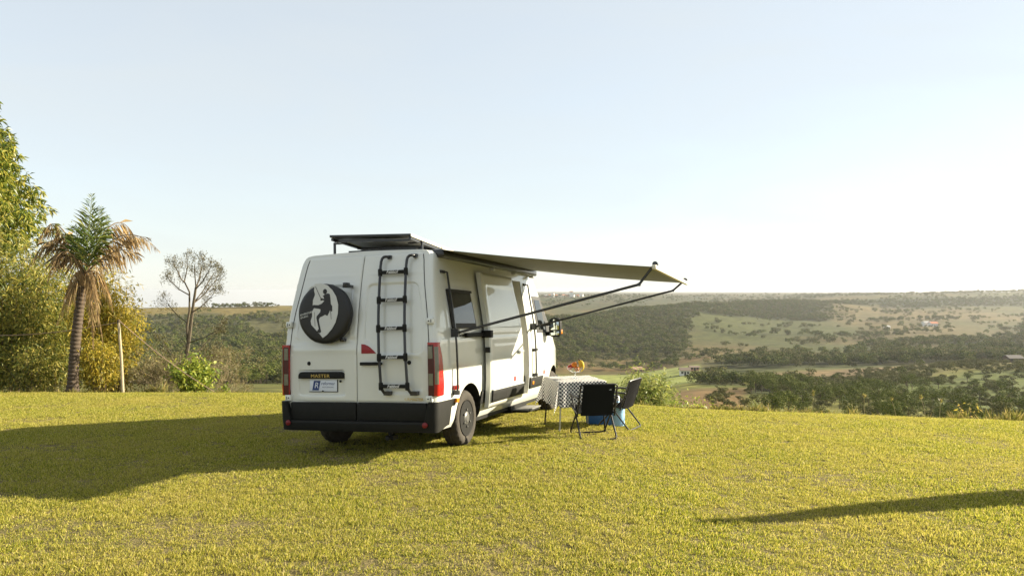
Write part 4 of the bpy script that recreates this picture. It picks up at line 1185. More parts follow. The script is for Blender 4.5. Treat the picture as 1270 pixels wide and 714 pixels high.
# cooler and water jug
BLU = mat('blue_plastic', (.035, .13, .36), .45, var=.12, scale=6); LBL = mat('light_blue_plastic', (.30, .52, .78), .3, coat=.2, var=.1); CAPW = mat('white_plastic', (.75, .76, .78), .4)
ck_ = thing('cooler_box', 'blue plastic cooler box on the grass behind the camp chair', 'cooler', gp(1.33, 11.42, 0), -.12)
mb = MB()
def taper(mb, w0, d0, w1, d1, z0, z1):
    mb.add([(-w0, -d0, z0), (w0, -d0, z0), (w0, d0, z0), (-w0, d0, z0), (-w1, -d1, z1), (w1, -d1, z1), (w1, d1, z1), (-w1, d1, z1)], [(3, 2, 1, 0), (4, 5, 6, 7), (0, 1, 5, 4), (1, 2, 6, 5), (2, 3, 7, 6), (3, 0, 4, 7)])
taper(mb, .19, .13, .215, .15, 0, .27); mb.build('box', BLU, ck_, bev=.02)
mb = MB(); taper(mb, .222, .158, .21, .146, .272, .32); mb.build('lid', CAPW, ck_, bev=.014)
mb = MB(); mb.tube([(-.225, 0, .22), (-.235, -.05, .30), (-.235, -.05, .345), (.235, -.05, .345), (.235, -.05, .30), (.225, 0, .22)], .009, 6); mb.build('handle', CAPW, ck_)
jg = thing('water_jug', 'pale blue water jug with a white cap beside the cooler', 'water jug', gp(1.60, 11.36, 0), .2)
mb = MB(); P = [(.09, 0), (.112, .012), (.115, .03), (.110, .09), (.115, .11), (.115, .19), (.110, .21), (.115, .23), (.112, .29), (.085, .335), (.045, .36), (.030, .375), (.030, .395)]
mb.lathe(P, (0, 0, 0), (0, 0, 1), 28); mb.build('bottle', LBL, jg, angle=50)
mb = MB(); mb.lathe([(.034, .385), (.036, .39), (.034, .43), (.026, .455), (0, .46)], (0, 0, 0), (0, 0, 1), 20); mb.build('cap', CAPW, jg)

# parasol added out of frame for an unknown caster: its shadow lies on the lawn
tip_g = Vector((1.38, 5.66, float(gz(1.38, 5.66))))        # where the tip of its shadow falls
tip = tip_g + S * (7.5 / math.cos(R(SUN_EL)))
bx, by = 8.25, 8.25
b0 = gp(bx, by, 0); axv = tip - b0; ph = axv.length
ps = thing('stand_in_parasol', 'added closed beige parasol outside the frame, standing in for an unknown shadow caster', 'parasol', b0)
ps.rotation_euler = axv.to_track_quat('Z', 'Y').to_euler()  # leaned to steer the direction of the cast shadow
PF = mat('stand_in_parasol_cloth', (.5, .44, .32), .9, bump=.1)
mb = MB(); mb.tube([(0, 0, 0), (0, 0, ph)], .024, 10); mb.lathe([(.22, 0), (.24, .03), (.10, .07), (.03, .09)], (0, 0, 0), (0, 0, 1), 20); mb.build('pole', CREAM, ps)
mb = MB(); mb.lathe([(.03, ph + .02), (.06, ph - .10), (.12, ph - .45), (.18, ph - .9), (.235, ph - 1.35), (.23, ph - 1.7), (.20, ph - 1.75)], (0, 0, 0), (0, 0, 1), 48, rad=lambda i, k, r_: r_ * (1 + .14 * math.sin(k * 2 * math.pi / 6) * (1 if i > 0 else 0)))
mb.build('folded_canopy', PF, ps, angle=60)

# ================================================================== PLANTS AT THE EDGE OF THE LAWN
BARK = mat('bark', (.16, .115, .07), .95, var=.45, scale=6, bump=.8, bscale=25)
BARKD = mat('dark_bark', (.075, .055, .035), .95, var=.4, scale=8, bump=.8, bscale=30)
TWIG = mat('dry_twig', (.20, .155, .09), .95, var=.35, scale=10)
def W3(u, v, Y): return Vector(((u - 635) / 927. * Y, Y, EYE - (v - 360) / 927. * Y))
def ground_at(x, y): return float(land_z(np.array([x]), np.array([y]))[0]) if y > float(y_edge(x, y)) + 1.5 else float(gz(x, y))
def npv(l): return np.array([tuple(p) for p in l], float)

# ---- big broadleaf tree at the left edge
MANG = leaf_mat('mango_leaf', [(.045, .08, .012), (.09, .135, .018), (.19, .22, .03), (.32, .31, .045), (.46, .39, .07)], trans=.45, rough=.4, spec=.5)
r = np.random.default_rng(11)
base = Vector((-17.2, 22.0, ground_at(-17.2, 22)))
t = thing('mango_tree', 'tall dense broadleaf tree with long drooping leaves at the left edge of the lawn', 'tree', base)
mb = MB(); C = Vector((-17.35, 22, 4.75)) - base
mb.tube([(0, 0, -.3), (.05, 0, 1.4), (.15, .1, 2.6), (.3, 0, C.z - 1.5)], [.26, .21, .18, .14], 12)
mb.build('trunk', BARK, t)
limbs = MB(); 
for k in range(11):
    d = Vector(rand_dir(1, r)[0]); d.z = abs(d.z) * .8 + .1 if k < 8 else -.1
    e = C + Vector((d.x * 2.2, d.y * 2.2, d.z * 2.4)); s_ = Vector((.3, 0, C.z - 1.6 + .1 * k))
    m_ = (s_ + e) / 2 + Vector((0, 0, .3))
    limbs.tube([s_, m_, e], [.08, .05, .018], 6)
lo = limbs.build('limb', BARK, t); lo['kind'] = 'stuff'
NR = 3900
dd = rand_dir(NR, r); rr = r.random(NR) ** .33
lump = 1 + .16 * np.sin(dd[:, 0] * 5 + 1) * np.sin(dd[:, 1] * 6) + .14 * np.sin(dd[:, 2] * 7 + dd[:, 0] * 4)
ctr = npv([C])[0] + dd * rr[:, None] * lump[:, None] * np.array([3.0, 2.6, 3.35])
ctr[:, 0] -= .25 * np.clip((ctr[:, 2] - C.z) / 2, 0, 2)
nl = 15
pos = np.repeat(ctr, nl, 0) + r.normal(0, .035, (NR * nl, 3))
out = np.repeat(dd, nl, 0)
dr = rand_dir(NR * nl, r) + out * .5; dr[:, 2] -= .55
leaf_mesh('crown', pos, dr, 0.215 * r.uniform(.6, 1.25, len(pos)), .056 * r.uniform(.7, 1.2, len(pos)), MANG, t, droop=.25, seed=3)

# ---- palm with one living heart and hanging dead fronds
PALMG = leaf_mat('palm_leaflet', [(.07, .12, .025), (.13, .19, .04), (.23, .27, .06), (.34, .34, .09)], trans=.5, rough=.4, spec=.5)
PALMD = leaf_mat('dry_frond', [(.20, .13, .06), (.36, .25, .12), (.55, .42, .22), (.28, .18, .085)], trans=.5, rough=.8)
RACH = mat('frond_rib', (.20, .13, .06), .8, var=.3); RACHG = mat('green_rib', (.14, .17, .05), .6)
PY = 18.5
pb = W3(90, 490, PY); pb.z = ground_at(pb.x, pb.y)
palm = thing('palm_tree', 'leaning palm with green heart and drooping brown dead fronds', 'palm', pb)
top = W3(104, 345, PY)
mb = MB(); pts = []; rs = []
for i in range(60):
    q = i / 59; p = W3(90, 490, PY) * (1 - q) ** 2 + 2 * q * (1 - q) * W3(92, 420, PY) + top * q * q
    if i == 0: p.z = pb.z - .1
    pts.append(p - pb); rs.append((.125 - .03 * q) * (1.0 + (.11 if i % 2 else -.05)) + .04 * max(0, 1 - q * 8))
mb.tube(pts, rs, 14); mb.build('trunk', mat('palm_trunk', (.075, .055, .038), .95, var=.5, scale=9, bump=.8, bscale=30), palm, angle=25)
r = np.random.default_rng(5)
def frond(p0, p1, p2, dead, nleaf=64, L=.42, gravity=1.0, wid=.030):
    P = [(p0 * (1 - q) ** 2 + 2 * q * (1 - q) * p1 + p2 * q * q) - pb for q in np.linspace(0, 1, 16).tolist()]
    mb = MB(); mb.tube(P, list(np.linspace(.022, .004, 16)), 5); fr = mb.build('frond', RACH if dead else RACHG, palm)
    ps = []; ds = []; ls = []
    for k in range(nleaf):
        q = .14 + .86 * (k + r.random() * .6) / nleaf
        i = min(14, int(q * 15)); f_ = q * 15 - i
        p = P[i].lerp(P[i + 1], f_); tn = (P[i + 1] - P[i]).normalized()
        sd = tn.cross(Vector((0, -1, .2))).normalized()
        for sg in (-1, 1):
            if dead: d = tn * .35 + sd * sg * .28 * r.uniform(.3, 1.3) + Vector((0, 0, -1)) * gravity * r.uniform(.5, 1.2) + Vector(r.normal(0, .14, 3))
            else: d = tn * .8 + sd * sg * .75 * r.uniform(.7, 1.2) + Vector(r.normal(0, .16, 3)) + Vector((0, -.25, -.1))
            ps.append(p); ds.append(d); ls.append(L * math.sin(math.pi * min(1, .18 + q * .78)) * r.uniform(.7, 1.15))
    leaf_mesh('leaflets', npv(ps), npv(ds), np.array(ls), wid, PALMD if dead else PALMG, fr, droop=.35 if dead else .16, seed=int(r.integers(1e6)))
hub = top + Vector((0, 0, .06))
def Q(u, v, dy=0): return W3(u, v, PY + dy) 
for a, b2, dy in (((110, 290), (114, 240), 0), ((120, 302), (134, 268), -.3), ((101, 305), (92, 280), .2), ((116, 296), (125, 256), .5)):
    frond(hub, Q(*a, dy * .5), Q(*b2, dy), False, 44, .62, wid=.020)
for a, b2, dy, g_ in (((150, 258), (198, 312), 0, .8), ((142, 236), (170, 300), .8, .8), ((150, 290), (176, 322), -.8, .9), ((64, 262), (38, 330), 0, .8), ((70, 240), (48, 300), .9, .8), ((78, 278), (58, 350), -.8, .9), ((90, 270), (62, 300), 1.2, .8),
                     ((108, 312), (128, 425), -.5, 1.3), ((118, 318), (122, 400), -.7, 1.3), ((98, 330), (70, 402), -.3, 1.2), ((112, 330), (116, 432), -.2, 1.4), ((126, 318), (140, 385), .3, 1.3), ((90, 325), (78, 380), .4, 1.2), ((135, 280), (188, 296), .9, .8)):
    frond(hub, Q(*a, dy * .6), Q(*b2, dy), True, 40, .50, g_, .014)
mb = MB()
for k in range(16):
    a = k * 2.4; mb.tube([hub - pb + V(math.cos(a) * .05, math.sin(a) * .05, -.25), hub - pb + V(math.cos(a) * .19, math.sin(a) * .19, -.05 + .2 * r.random())], [.045, .02], 5)
sh = mb.build('frond_sheath', RACH, palm); sh['kind'] = 'stuff'

# ---- leafy bamboo clumps and bushes behind the palm
def leafy_clump(name, label, cat, x, y, h, wid, n_stem, n_leaf, cols, seed, lw=(.15, .02), group=None, arch=.5, stemr=.012, droop=.3, trans=.45, low=.25, stemmat=None, tight=.16):
    r = np.random.default_rng(seed)
    gzb = ground_at(x, y); t = thing(name, label, cat, (x, y, gzb), 0, group)
    mb = MB(); ps = []; ds = []
    H = h - gzb
    for k in range(n_stem):
        a = r.uniform(0, 6.28); q = math.sqrt(r.random()); lean_ = wid * q
        hh = H * r.uniform(.62, 1.0) * (1 - .25 * q * q)
        b0 = V(math.cos(a), math.sin(a), 0) * wid * .25 * q; tp = V(math.cos(a) * lean_, math.sin(a) * lean_, hh)
        P = []
        for i in range(7):
            s_ = i / 6; p = b0.lerp(tp, s_ ** (1 + arch)); p.z = hh * (s_ - arch * .25 * s_ ** 3) / (1 - arch * .25); P.append(p)
        mb.tube(P, list(np.linspace(stemr, stemr * .3, 7)), 5)
        m_ = n_leaf // n_stem
        for j in range(m_):
            s_ = low + (1 - low) * r.random() ** .8; i = min(5, int(s_ * 6)); p = P[i].lerp(P[i + 1], s_ * 6 - i)
            o_ = Vector(r.normal(0, 1, 3)); o_ *= tight * wid * (1.0 + .6 * r.random()); ps.append(p + o_)
            d = Vector(r.normal(0, .6, 3)) + o_.normalized() * .5; d.z -= droop; ds.append(d)
    st = mb.build('stem', stemmat or BARK, t); st['kind'] = 'stuff'
    n = len(ps)
    leaf_mesh('foliage', npv(ps), npv(ds), lw[0] * r.uniform(.6, 1.3, n), lw[1] * r.uniform(.7, 1.3, n), leaf_mat(name + '_leaf', cols, trans=trans), t, droop=.2, seed=seed)
    return t
def at(u, Y): return (u - 635) / 927. * Y, Y
olive = [(.05, .075, .016), (.12, .15, .03), (.24, .245, .045), (.36, .32, .065), (.46, .37, .085)]
yellow = [(.13, .14, .02), (.26, .23, .03), (.40, .31, .035), (.52, .38, .05)]
lime = [(.09, .14, .02), (.18, .24, .03), (.30, .34, .045), (.42, .42, .07)]
leafy_clump('bamboo_clump', 'olive green bamboo clump under the big broadleaf tree', 'bamboo', *at(5, 20.5), 4.1, 1.5, 44, 21000, olive, 21, (.17, .03), 'bamboo behind the palm')
leafy_clump('bamboo_clump', 'dark olive bamboo clump directly behind the palm trunk', 'bamboo', *at(58, 22.0), 3.7, 1.35, 36, 17000, olive, 22, (.16, .028), 'bamboo behind the palm')
leafy_clump('bamboo_clump', 'yellowing bamboo clump between the palm and the fence post', 'bamboo', *at(133, 20.3), 3.0, .95, 34, 13000, yellow, 23, (.14, .028), 'bamboo behind the palm')
leafy_clump('yellow_bush', 'low yellow leaved bush at the foot of the palm', 'bush', *at(122, 19.0), .75, .62, 20, 4200, yellow, 24, (.10, .026))
leafy_clump('green_bush', 'low olive bush left of the palm trunk', 'bush', *at(38, 19.2), .75, .75, 22, 4200, olive, 25, (.10, .026))
leafy_clump('green_bush', 'low olive bush at the left edge of the picture', 'bush', *at(-25, 19.2), .85, .85, 22, 4200, olive, 26, (.10, .026))
leafy_clump('lime_bush', 'bright lime green bush at the foot of the bare tree', 'bush', *at(240, 19.3), .30, .50, 24, 2300, lime, 27, (.12, .05), droop=.05, trans=.5)
leafy_clump('lime_seedling', 'tiny lime green seedling right of the lime bush', 'bush', *at(279, 18.7), -.42, .12, 5, 90, lime, 28, (.09, .04))
leafy_clump('willow_bush', 'round light green bush behind the camp chairs at the lawn edge', 'bush', *at(800, 18.6), .03, .74, 60, 12500, [(.10, .135, .03), (.19, .23, .05), (.30, .32, .08), (.42, .40, .12)], 29, (.13, .026), arch=.25, low=.12, tight=.15)
leafy_clump('low_bush', 'small yellow green bush right of the round willow bush', 'bush', *at(858, 17.2), -.50, .52, 24, 2200, lime, 30, (.085, .035), arch=.2)
leafy_clump('yellow_weed', 'sparse weed with yellow leaves at the right lawn edge', 'weed', *at(1198, 16.3), -.32, .38, 10, 170, [(.25, .22, .04), (.42, .33, .05), (.5, .36, .12)], 31, (.075, .035), arch=.3, stemr=.005, tight=.10)

# ---- bare trees and dry shrubs: branching wood
def branching(mb, p, d, L, r0, depth, rr, spread, tips, up=.15, n=3, shrink=.72):
    P = [p.copy()]; q = p.copy(); dd = d.normalized()
    for i in range(n):
        dd = (dd + Vector(rr.normal(0, .13, 3)) + Vector((0, 0, up * .3))).normalized(); q = q + dd * L / n; P.append(q.copy())
    mb.tube(P, list(np.linspace(r0, r0 * .68, n + 1)), 6 if r0 > .02 else (4 if r0 > .006 else 3), cap=False)
    if depth == 0: tips.append((q, dd)); return
    k = 2 if rr.random() < .55 else 3
    a0 = rr.uniform(0, 6.28)
    for i in range(k):
        a = a0 + i * 6.283 / k + rr.normal(0, .3)
        s_ = dd.cross(Vector((math.cos(a), math.sin(a), .3))).normalized()
        nd = (dd + s_ * spread * rr.uniform(.6, 1.25) + Vector((0, 0, up))).normalized()
        branching(mb, q, nd, L * shrink * rr.uniform(.8, 1.15), r0 * .66, depth - 1, rr, spread, tips, up, n, shrink)
    if depth > 2 and rr.random() < .6:
        m_ = P[2]; s_ = Vector(rr.normal(0, 1, 3)); branching(mb, m_, (dd * .6 + s_ * .5 + Vector((0, 0, up))).normalized(), L * .6, r0 * .4, depth - 2, rr, spread, tips, up, n, shrink)
def bare(name, label, cat, x, y, L, r0, depth, seed, d0=(0, 0, 1), spread=.55, up=.15, nleaf=3, cols=olive, leaf=(.06, .022), group=None, shrink=.72, m=TWIG, stems=1):
    rr = np.random.default_rng(seed); g0 = ground_at(x, y)
    t = thing(name, label, cat, (x, y, g0), 0, group)
    mb = MB(); tips = []
    for k in range(stems):
        dv = Vector(d0) + (Vector((rr.normal(0, .45), rr.normal(0, .45), 0)) if stems > 1 else Vector())
        branching(mb, Vector((rr.normal(0, .12) * (stems > 1), rr.normal(0, .12) * (stems > 1), -.08)), dv, L, r0, depth, rr, spread, tips, up, 3, shrink)
    mb.build('branches', m, t, fix=False)
    if nleaf:
        ps = []; ds = []
        for p, d in tips:
            for k in range(nleaf): ps.append(p - d * rr.random() * L * .25 + Vector(rr.normal(0, .03, 3))); ds.append(d + Vector(rr.normal(0, .7, 3)))
        leaf_mesh('leaves', npv(ps), npv(ds), leaf[0] * rr.uniform(.6, 1.3, len(ps)), leaf[1], leaf_mat(name + '_leaf', cols, trans=.4), t, seed=seed)
    return t
dry = [(.12, .10, .045), (.20, .165, .07), (.15, .15, .06), (.26, .20, .09)]
rr = np.random.default_rng(43); BY = 20.3
bx_, by_ = at(223, BY); g0 = ground_at(bx_, by_); b0 = Vector((bx_, by_, g0))
bt_ = thing('bare_tree', 'slender bare tree with a feathery crown standing left of the van', 'tree', b0)
def BP(u, v, dy=0.): return W3(u, v, BY + dy) - b0
mb = MB(); tips = []
def limb(pts, r0, r1): mb.tube(pts, np.linspace(r0, r1, len(pts)).tolist(), 7, cap=False)
foot = BP(223, 486); foot.z = -.1
limb([foot, BP(229, 452), BP(234, 425), BP(237, 400), BP(240, 376), BP(243, 356)], .062, .030)
limb([BP(233, 424), BP(232, 405, .1), BP(235, 385, .1), BP(235, 362, .15), BP(228, 348, .2)], .036, .018)
for p_, t_, dy, r0 in (((243, 358), (250, 332), .3, .022), ((243, 358), (259, 336), -.4, .020), ((240, 376), (264, 352), .4, .020), ((237, 388), (262, 368), -.3, .018), ((235, 366), (211, 348), .3, .018), ((228, 350), (219, 334), -.3, .018), ((228, 350), (233, 328), .5, .018), ((232, 400), (209, 378), -.2, .013),
                       ((230, 448), (262, 418), .3, .020), ((234, 425), (272, 408), -.3, .016), ((228, 455), (204, 428), .4, .016), ((243, 356), (241, 330), -.5, .018), ((240, 376), (263, 342), .8, .018), ((231, 440), (255, 442), .5, .012)):
    a_, e_ = BP(*p_), BP(*t_, dy); m_ = a_.lerp(e_, .5) + V(0, 0, -.05)
    limb([a_, m_, e_], r0, r0 * .6)
    dv = (e_ - m_).normalized()
    branching(mb, e_, dv, .135, r0 * .45, 4, rr, .42, tips, .14, 3, .80)
    for q_ in (.35, .55, .72, .88):
        p_m = a_.lerp(m_, q_ * 2) if q_ < .5 else m_.lerp(e_, q_ * 2 - 1)
        branching(mb, p_m, (dv + Vector(rr.normal(0, .55, 3))).normalized(), .17, r0 * .32, 3, rr, .45, tips, .14, 3, .80)
mb.build('branches', mat('grey_bark', (.085, .068, .045), .95, var=.4, scale=8, bump=.6, bscale=30), bt_, fix=False)
ps_ = []; ds_ = []
for p, d in tips:
    for k in range(3): ps_.append(p - d * rr.random() * .22 + Vector(rr.normal(0, .035, 3))); ds_.append(d + Vector(rr.normal(0, .7, 3)))
leaf_mesh('leaves', npv(ps_), npv(ds_), .055 * rr.uniform(.6, 1.3, len(ps_)), .017, leaf_mat('bare_tree_leaf', [(.06, .06, .025), (.11, .10, .04), (.15, .125, .05)], trans=.3), bt_, seed=4)
bare('sparse_tree', 'thin sparse tree showing above the dead palm fronds', 'tree', *at(70, 23.5), 1.7, .06, 6, 52, (-.06, 0, 1), .5, .12, 6, olive, (.09, .03), m=BARK)
for k, (u, Y, L, dep, sd, lb) in enumerate(((172, 20.2, .62, 5, 61, 'dry leafless shrub just right of the fence post'), (196, 21.2, .70, 5, 62, 'dry shrub between the fence post and the bare tree'), (212, 19.6, .55, 5, 63, 'low tangled dry shrub at the left foot of the bare tree'), (262, 20.4, .66, 5, 64, 'dry shrub with bent twigs right of the bare tree'), (285, 19.6, .36, 4, 65, 'smallest dry shrub, at the right end of the row'), (150, 22.4, .80, 5, 66, 'tall dry shrub behind the fence post'), (238, 22.5, .85, 5, 67, 'tall dry shrub behind the bare tree'))):
    bare('dry_shrub', lb, 'shrub', *at(u, Y), L, .016, dep, sd, (0, 0, 1), .75, .10, 7, dry, (.06, .02), 'dry shrubs along the left lawn edge', .74, stems=4)

# ---- fence post and wires
POSTM = mat('weathered_wood', (.36, .30, .20), .9, var=.35, scale=14, bump=.5, bscale=60); WIREM = mat('rusty_wire', (.30, .20, .14), .7)
p0 = W3(153, 487, 18.0); p0.z = ground_at(p0.x, p0.y); p1 = W3(147, 397, 18.0)
po = thing('fence_post', 'weathered pale wooden fence post with a dark top', 'fence post', p0)
mb = MB(); mb.tube([V(0, 0, -.1), (p1 - p0) * .5 + V(.01, 0, 0), (p1 - p0)], [.036, .033, .030], 10); mb.build('post', POSTM, po)
mb = MB(); mb.tube([(p1 - p0) * .965, (p1 - p0) * 1.01], .036, 10); mb.build('post_cap', BARKD, po)
def wire(label, pts, r_=.008):
    mb = MB(); o0 = pts[0]; mb.tube([p - o0 for p in pts], r_, 5); w = mb.build('fence_wire', WIREM); w.location = o0
    tag(w, label, 'wire', 'wires on the fence post')
pe = W3(274, 489, 18.3); pe.z = ground_at(pe.x, pe.y) - .02
wire('pinkish wire running from the post top down to the ground on the right', [p1 + (pe - p1) * q + V(0, 0, -.10 * math.sin(math.pi * q)) for q in np.linspace(0, 1, 14).tolist()])
pl = W3(-60, 412, 18.6)
wire('rusty wire running level from the post top to the left', [p1 + V(0, .02, -.05) + (pl - p1) * q + V(0, 0, -.14 * math.sin(math.pi * q)) for q in np.linspace(0, 1, 14).tolist()])

# ---- long grass along the crest of the lawn (uncountable)
LG = leaf_mat('long_grass', [(.10, .12, .025), (.18, .18, .035), (.28, .23, .06), (.38, .30, .12)], trans=.5, source='object')
def big_tuft(name, seed, n, h):
    r = np.random.default_rng(seed); q = r.uniform(0, 6.28, n); tl = r.uniform(.1, .75, n)
    d = np.stack([np.cos(q) * tl, np.sin(q) * tl, np.ones(n)], 1)
    return bpy.data.objects.new(name, leaf_mesh(name, r.normal(0, .03, (n, 3)) * np.array([1, 1, 0]), d, h * r.uniform(.5, 1.2, n), .008, LG, False, droop=.2, seed=seed))
bts = [big_tuft('long_grass_tuft', 200 + k, 22, (.13, .20, .10)[k]) for k in range(3)]
ne = 5200
tt = rng.uniform(-.80, .85, ne); ye = y_edge(tt * 16, np.full(ne, 16.)); Yv = ye + rng.uniform(-.2, 4.5, ne) ** 1.0; Xv = tt * Yv
dn = fbm(Xv * .7, Yv * .7, 51, 3); kp = rng.random(ne) < .25 + 1.2 * nsmooth(.45, .65, dn); Xv, Yv = Xv[kp], Yv[kp]; ne = len(Xv)
ht = rng.uniform(.4, 1.1, ne) * (1 + 1.0 * nsmooth(.62, .72, fbm(Xv * 1.3, Yv * 1.3, 52, 2)))
scatter('long_grass', np.stack([Xv, Yv, gz(Xv, Yv) - .01], 1), np.stack([rng.normal(0, .15, ne), rng.normal(0, .15, ne), rng.uniform(0, 6.28, ne)], 1), np.stack([ht, ht, ht], 1), rng.integers(0, 3, ne).astype(np.int32), bts, 'longer rough grass along the crest of the lawn')
STK = mat('dry_stalk', (.42, .34, .17), .9)
for k, (u, Y, h_, lb) in enumerate(((1072, 15.6, .42, 'tall straight dry grass stalk at the right lawn edge'), (1008, 15.9, .34, 'bent dry grass stalk left of the tall straight one'), (1111, 15.2, .26, 'short leaning dry stalk right of the tall straight one'), (1148, 15.3, .24, 'short dry stalk with a pale tuft near the yellow weed'), (1165, 15.2, .18, 'lowest dry stalk beside the yellow weed'))):
    x, y = at(u, Y); t = thing('dry_stalk', lb, 'grass stalk', (x, y, ground_at(x, y)), 0, 'dry stalks at the right lawn edge')
    r = np.random.default_rng(70 + k); g0 = ground_at(x, y); zt = EYE - ((505, 500, 508, 506, 510)[k] - 360 - 10) / 927 * Y - g0 + .06
    b_ = r.normal(0, .10)
    P = [V(b_ * q * q, 0, (zt) * q) for q in np.linspace(0, 1, 6).tolist()]
    mb = MB(); mb.tube(P, [.006, .005, .005, .004, .004, .003], 4); mb.build('stem', STK, t)
    ps = [P[5] - V(b_ * .1, 0, .12 * zt * r.random()) for _ in range(26)]; ds = [Vector((r.normal(0, .5), r.normal(0, .5), .9)) for _ in range(26)]
    leaf_mesh('seed_head', npv(ps), npv(ds), .08, .014, LG, t, seed=k)

# ================================================================== THE VALLEY: TREES, HOUSES
def valley_crown(name, seed, h, rad, n, m, blobs=9, leafw=.62):
    r = np.random.default_rng(seed); ps = []; ds = []; ns = []
    B = [(0, 0, h * .66, rad * .72)]
    for k in range(blobs):
        a = r.uniform(0, 6.28); q = r.uniform(.35, .85) * rad
        B.append((q * math.cos(a), q * math.sin(a), h * r.uniform(.38, .82), rad * r.uniform(.30, .52)))
    for bx_, by_, bz_, br_ in B:
        k = max(12, int(n * (br_ / rad) ** 2 / 3.2))
        d = rand_dir(k, r); d[:, 2] = np.where(d[:, 2] < -.45, -d[:, 2], d[:, 2])
        ps.append(np.array([bx_, by_, bz_]) + d * br_ * r.uniform(.7, 1.08, (k, 1)) * np.array([1, 1, .85])); t_ = np.cross(d, r.normal(size=(k, 3))); ds.append(t_ / np.linalg.norm(t_, axis=1, keepdims=True)); ns.append(d * 1.0 + r.normal(0, .28, (k, 3)))
    ps = np.concatenate(ps); ds = np.concatenate(ds); ns = np.concatenate(ns)
    return leaf_mesh(name, ps, ds, leafw * r.uniform(.6, 1.3, len(ps)), leafw * .8 * r.uniform(.6, 1.2, len(ps)), m, False, seed=seed, normal=ns)
TREEM = leaf_mat('valley_leaf', [(.034, .048, .010), (.062, .082, .016), (.10, .118, .026), (.16, .155, .042)], trans=.12, rough=.95, spec=.08)
TREEM2 = leaf_mat('valley_leaf_dry', [(.045, .054, .018), (.08, .088, .03), (.125, .12, .043), (.18, .158, .06)], trans=.12, rough=.95, spec=.08)
crowns = [valley_crown('crown', 300 + k, (7, 6, 8, 5.5, 7.5, 3.2)[k], (2.9, 2.7, 2.8, 2.9, 3.3, 2.1)[k], 1000, (TREEM, TREEM, TREEM, TREEM2, TREEM, TREEM2)[k], leafw=.40) for k in range(6)]
fcrowns = [valley_crown('crown', 320 + k, (6.5, 6, 7.5, 4)[k], (3.0, 2.8, 2.9, 2.4)[k], 330, (TREEM, TREEM, TREEM2, TREEM2)[k], leafw=.75) for k in range(4)]
trunks = []
for k in range(6):
    mb = MB(); h = (7, 6, 8, 5.5, 7.5, 3.2)[k]; rr = np.random.default_rng(k)
    mb.tube([(0, 0, -.6), (.1, 0, h * .3), (.2 * rr.normal(), .2 * rr.normal(), h * .6)], [.16, .12, .05], 6)
    for q in range(3): a = q * 2.1 + k; mb.tube([(.1, 0, h * .3), (math.cos(a) * 1.1, math.sin(a) * 1.1, h * .6)], [.08, .03], 5)
    o = mb.build('trunk', BARKD); trunks.append(o.data); bpy.data.objects.remove(o)
# candidate positions, evenly in area
rv = np.random.default_rng(77)
cand = []
for d0, d1, a_ in ((45, 420, 9.), (420, 800, 18.), (800, 1500, 24.), (1500, 2800, 110.)):
    hw = .80
    n = int(.5 * (d1 ** 2 - d0 ** 2) * 2 * hw / a_)
    D = np.sqrt(rv.uniform(d0 ** 2, d1 ** 2, n)); tq = rv.uniform(-hw, hw, n)
    cand.append(np.stack([tq * D, D], 1))
cand = np.concatenate(cand)
fshare, _c = cover(cand[:, 0], cand[:, 1])
keep = rv.random(len(cand)) < fshare * .8
cand = cand[keep]
cz = land_z(cand[:, 0], cand[:, 1])
print('valley trees', len(cand))
# the ones that show largest become things of their own
vis = (np.abs(cand[:, 0] / cand[:, 1]) < .69) & (cand[:, 1] > 45)
ucol = 635 + 927 * cand[:, 0] / cand[:, 1]
vtop = 360 + 927 * (EYE - (cz + 5.5)) / cand[:, 1]
crest_v = np.interp(ucol, [0, 360, 690, 850, 1270], [483, 487, 497, 503, 518])
vis &= (vtop < crest_v - 2) & ~((ucol > 372) & (ucol < 680)) & (ucol > 175)
order = np.argsort(cand[:, 1] + np.where(vis, 0, 1e6))
NI = 285
ind = order[:NI]; ind = ind[vis[ind]]
rest = np.setdiff1d(np.arange(len(cand)), ind)
KIND = ('full green tree', 'rounded green tree', 'upright green tree', 'wide olive tree', 'broad green tree', 'dry scrub tree')
def region(u, D, k, s_):
    if u < 400: w, g = 'on the wooded slope between the bare tree and the van', 'trees on the slope left of the van'
    elif u < 868 and D > 330: w, g = 'in the line behind the bright valley field', 'trees beside the bright valley field'
    elif u < 940 and D < 340: w, g = 'in the dark clump above the brown slope', 'dark clump right of the camp chairs'
    elif D < 340:
        g = 'trees on the near right slope'
        w = ('just beyond the lawn edge' if D < 105 else 'halfway down the near slope' if D < 170 else 'at the foot of the near slope') + (' right of the brown slope' if u < 1010 else ' behind the tall dry stalk' if u < 1100 else ' behind the yellow weed' if u < 1210 else ' at the far right')
    else:
        g = 'trees in the valley belt'; w = 'in the belt across the valley floor' + (' above the brown track' if u < 1100 else ' above the olive hill')
    return ('small ' if s_ < .8 else 'large ' if s_ > 1.0 else '') + KIND[k] + ' ' + w, g
for i in ind:
    x, y = cand[i]; D = y; k = int(rv.integers(0, 6)); 
    sv = rv.uniform(.62, 1.15); s_ = sv * np.interp(D, [45, 130, 230, 400], [.38, .5, .72, 1.0])
    lb, gr = region(ucol[i], D, k, sv)
    o = thing('valley_tree', lb, 'tree', (x, y, float(cz[i])), rv.uniform(0, 6.28), gr)
    o.scale = (s_ * rv.uniform(.9, 1.15), s_ * rv.uniform(.9, 1.15), s_)
    link_mesh('trunk', trunks[k], o); link_mesh('crown', crowns[k], o)
fo = [bpy.data.objects.new('forest_tree', m_) for m_ in fcrowns]
nr_ = len(rest); X = cand[rest, 0]; Y = cand[rest, 1]
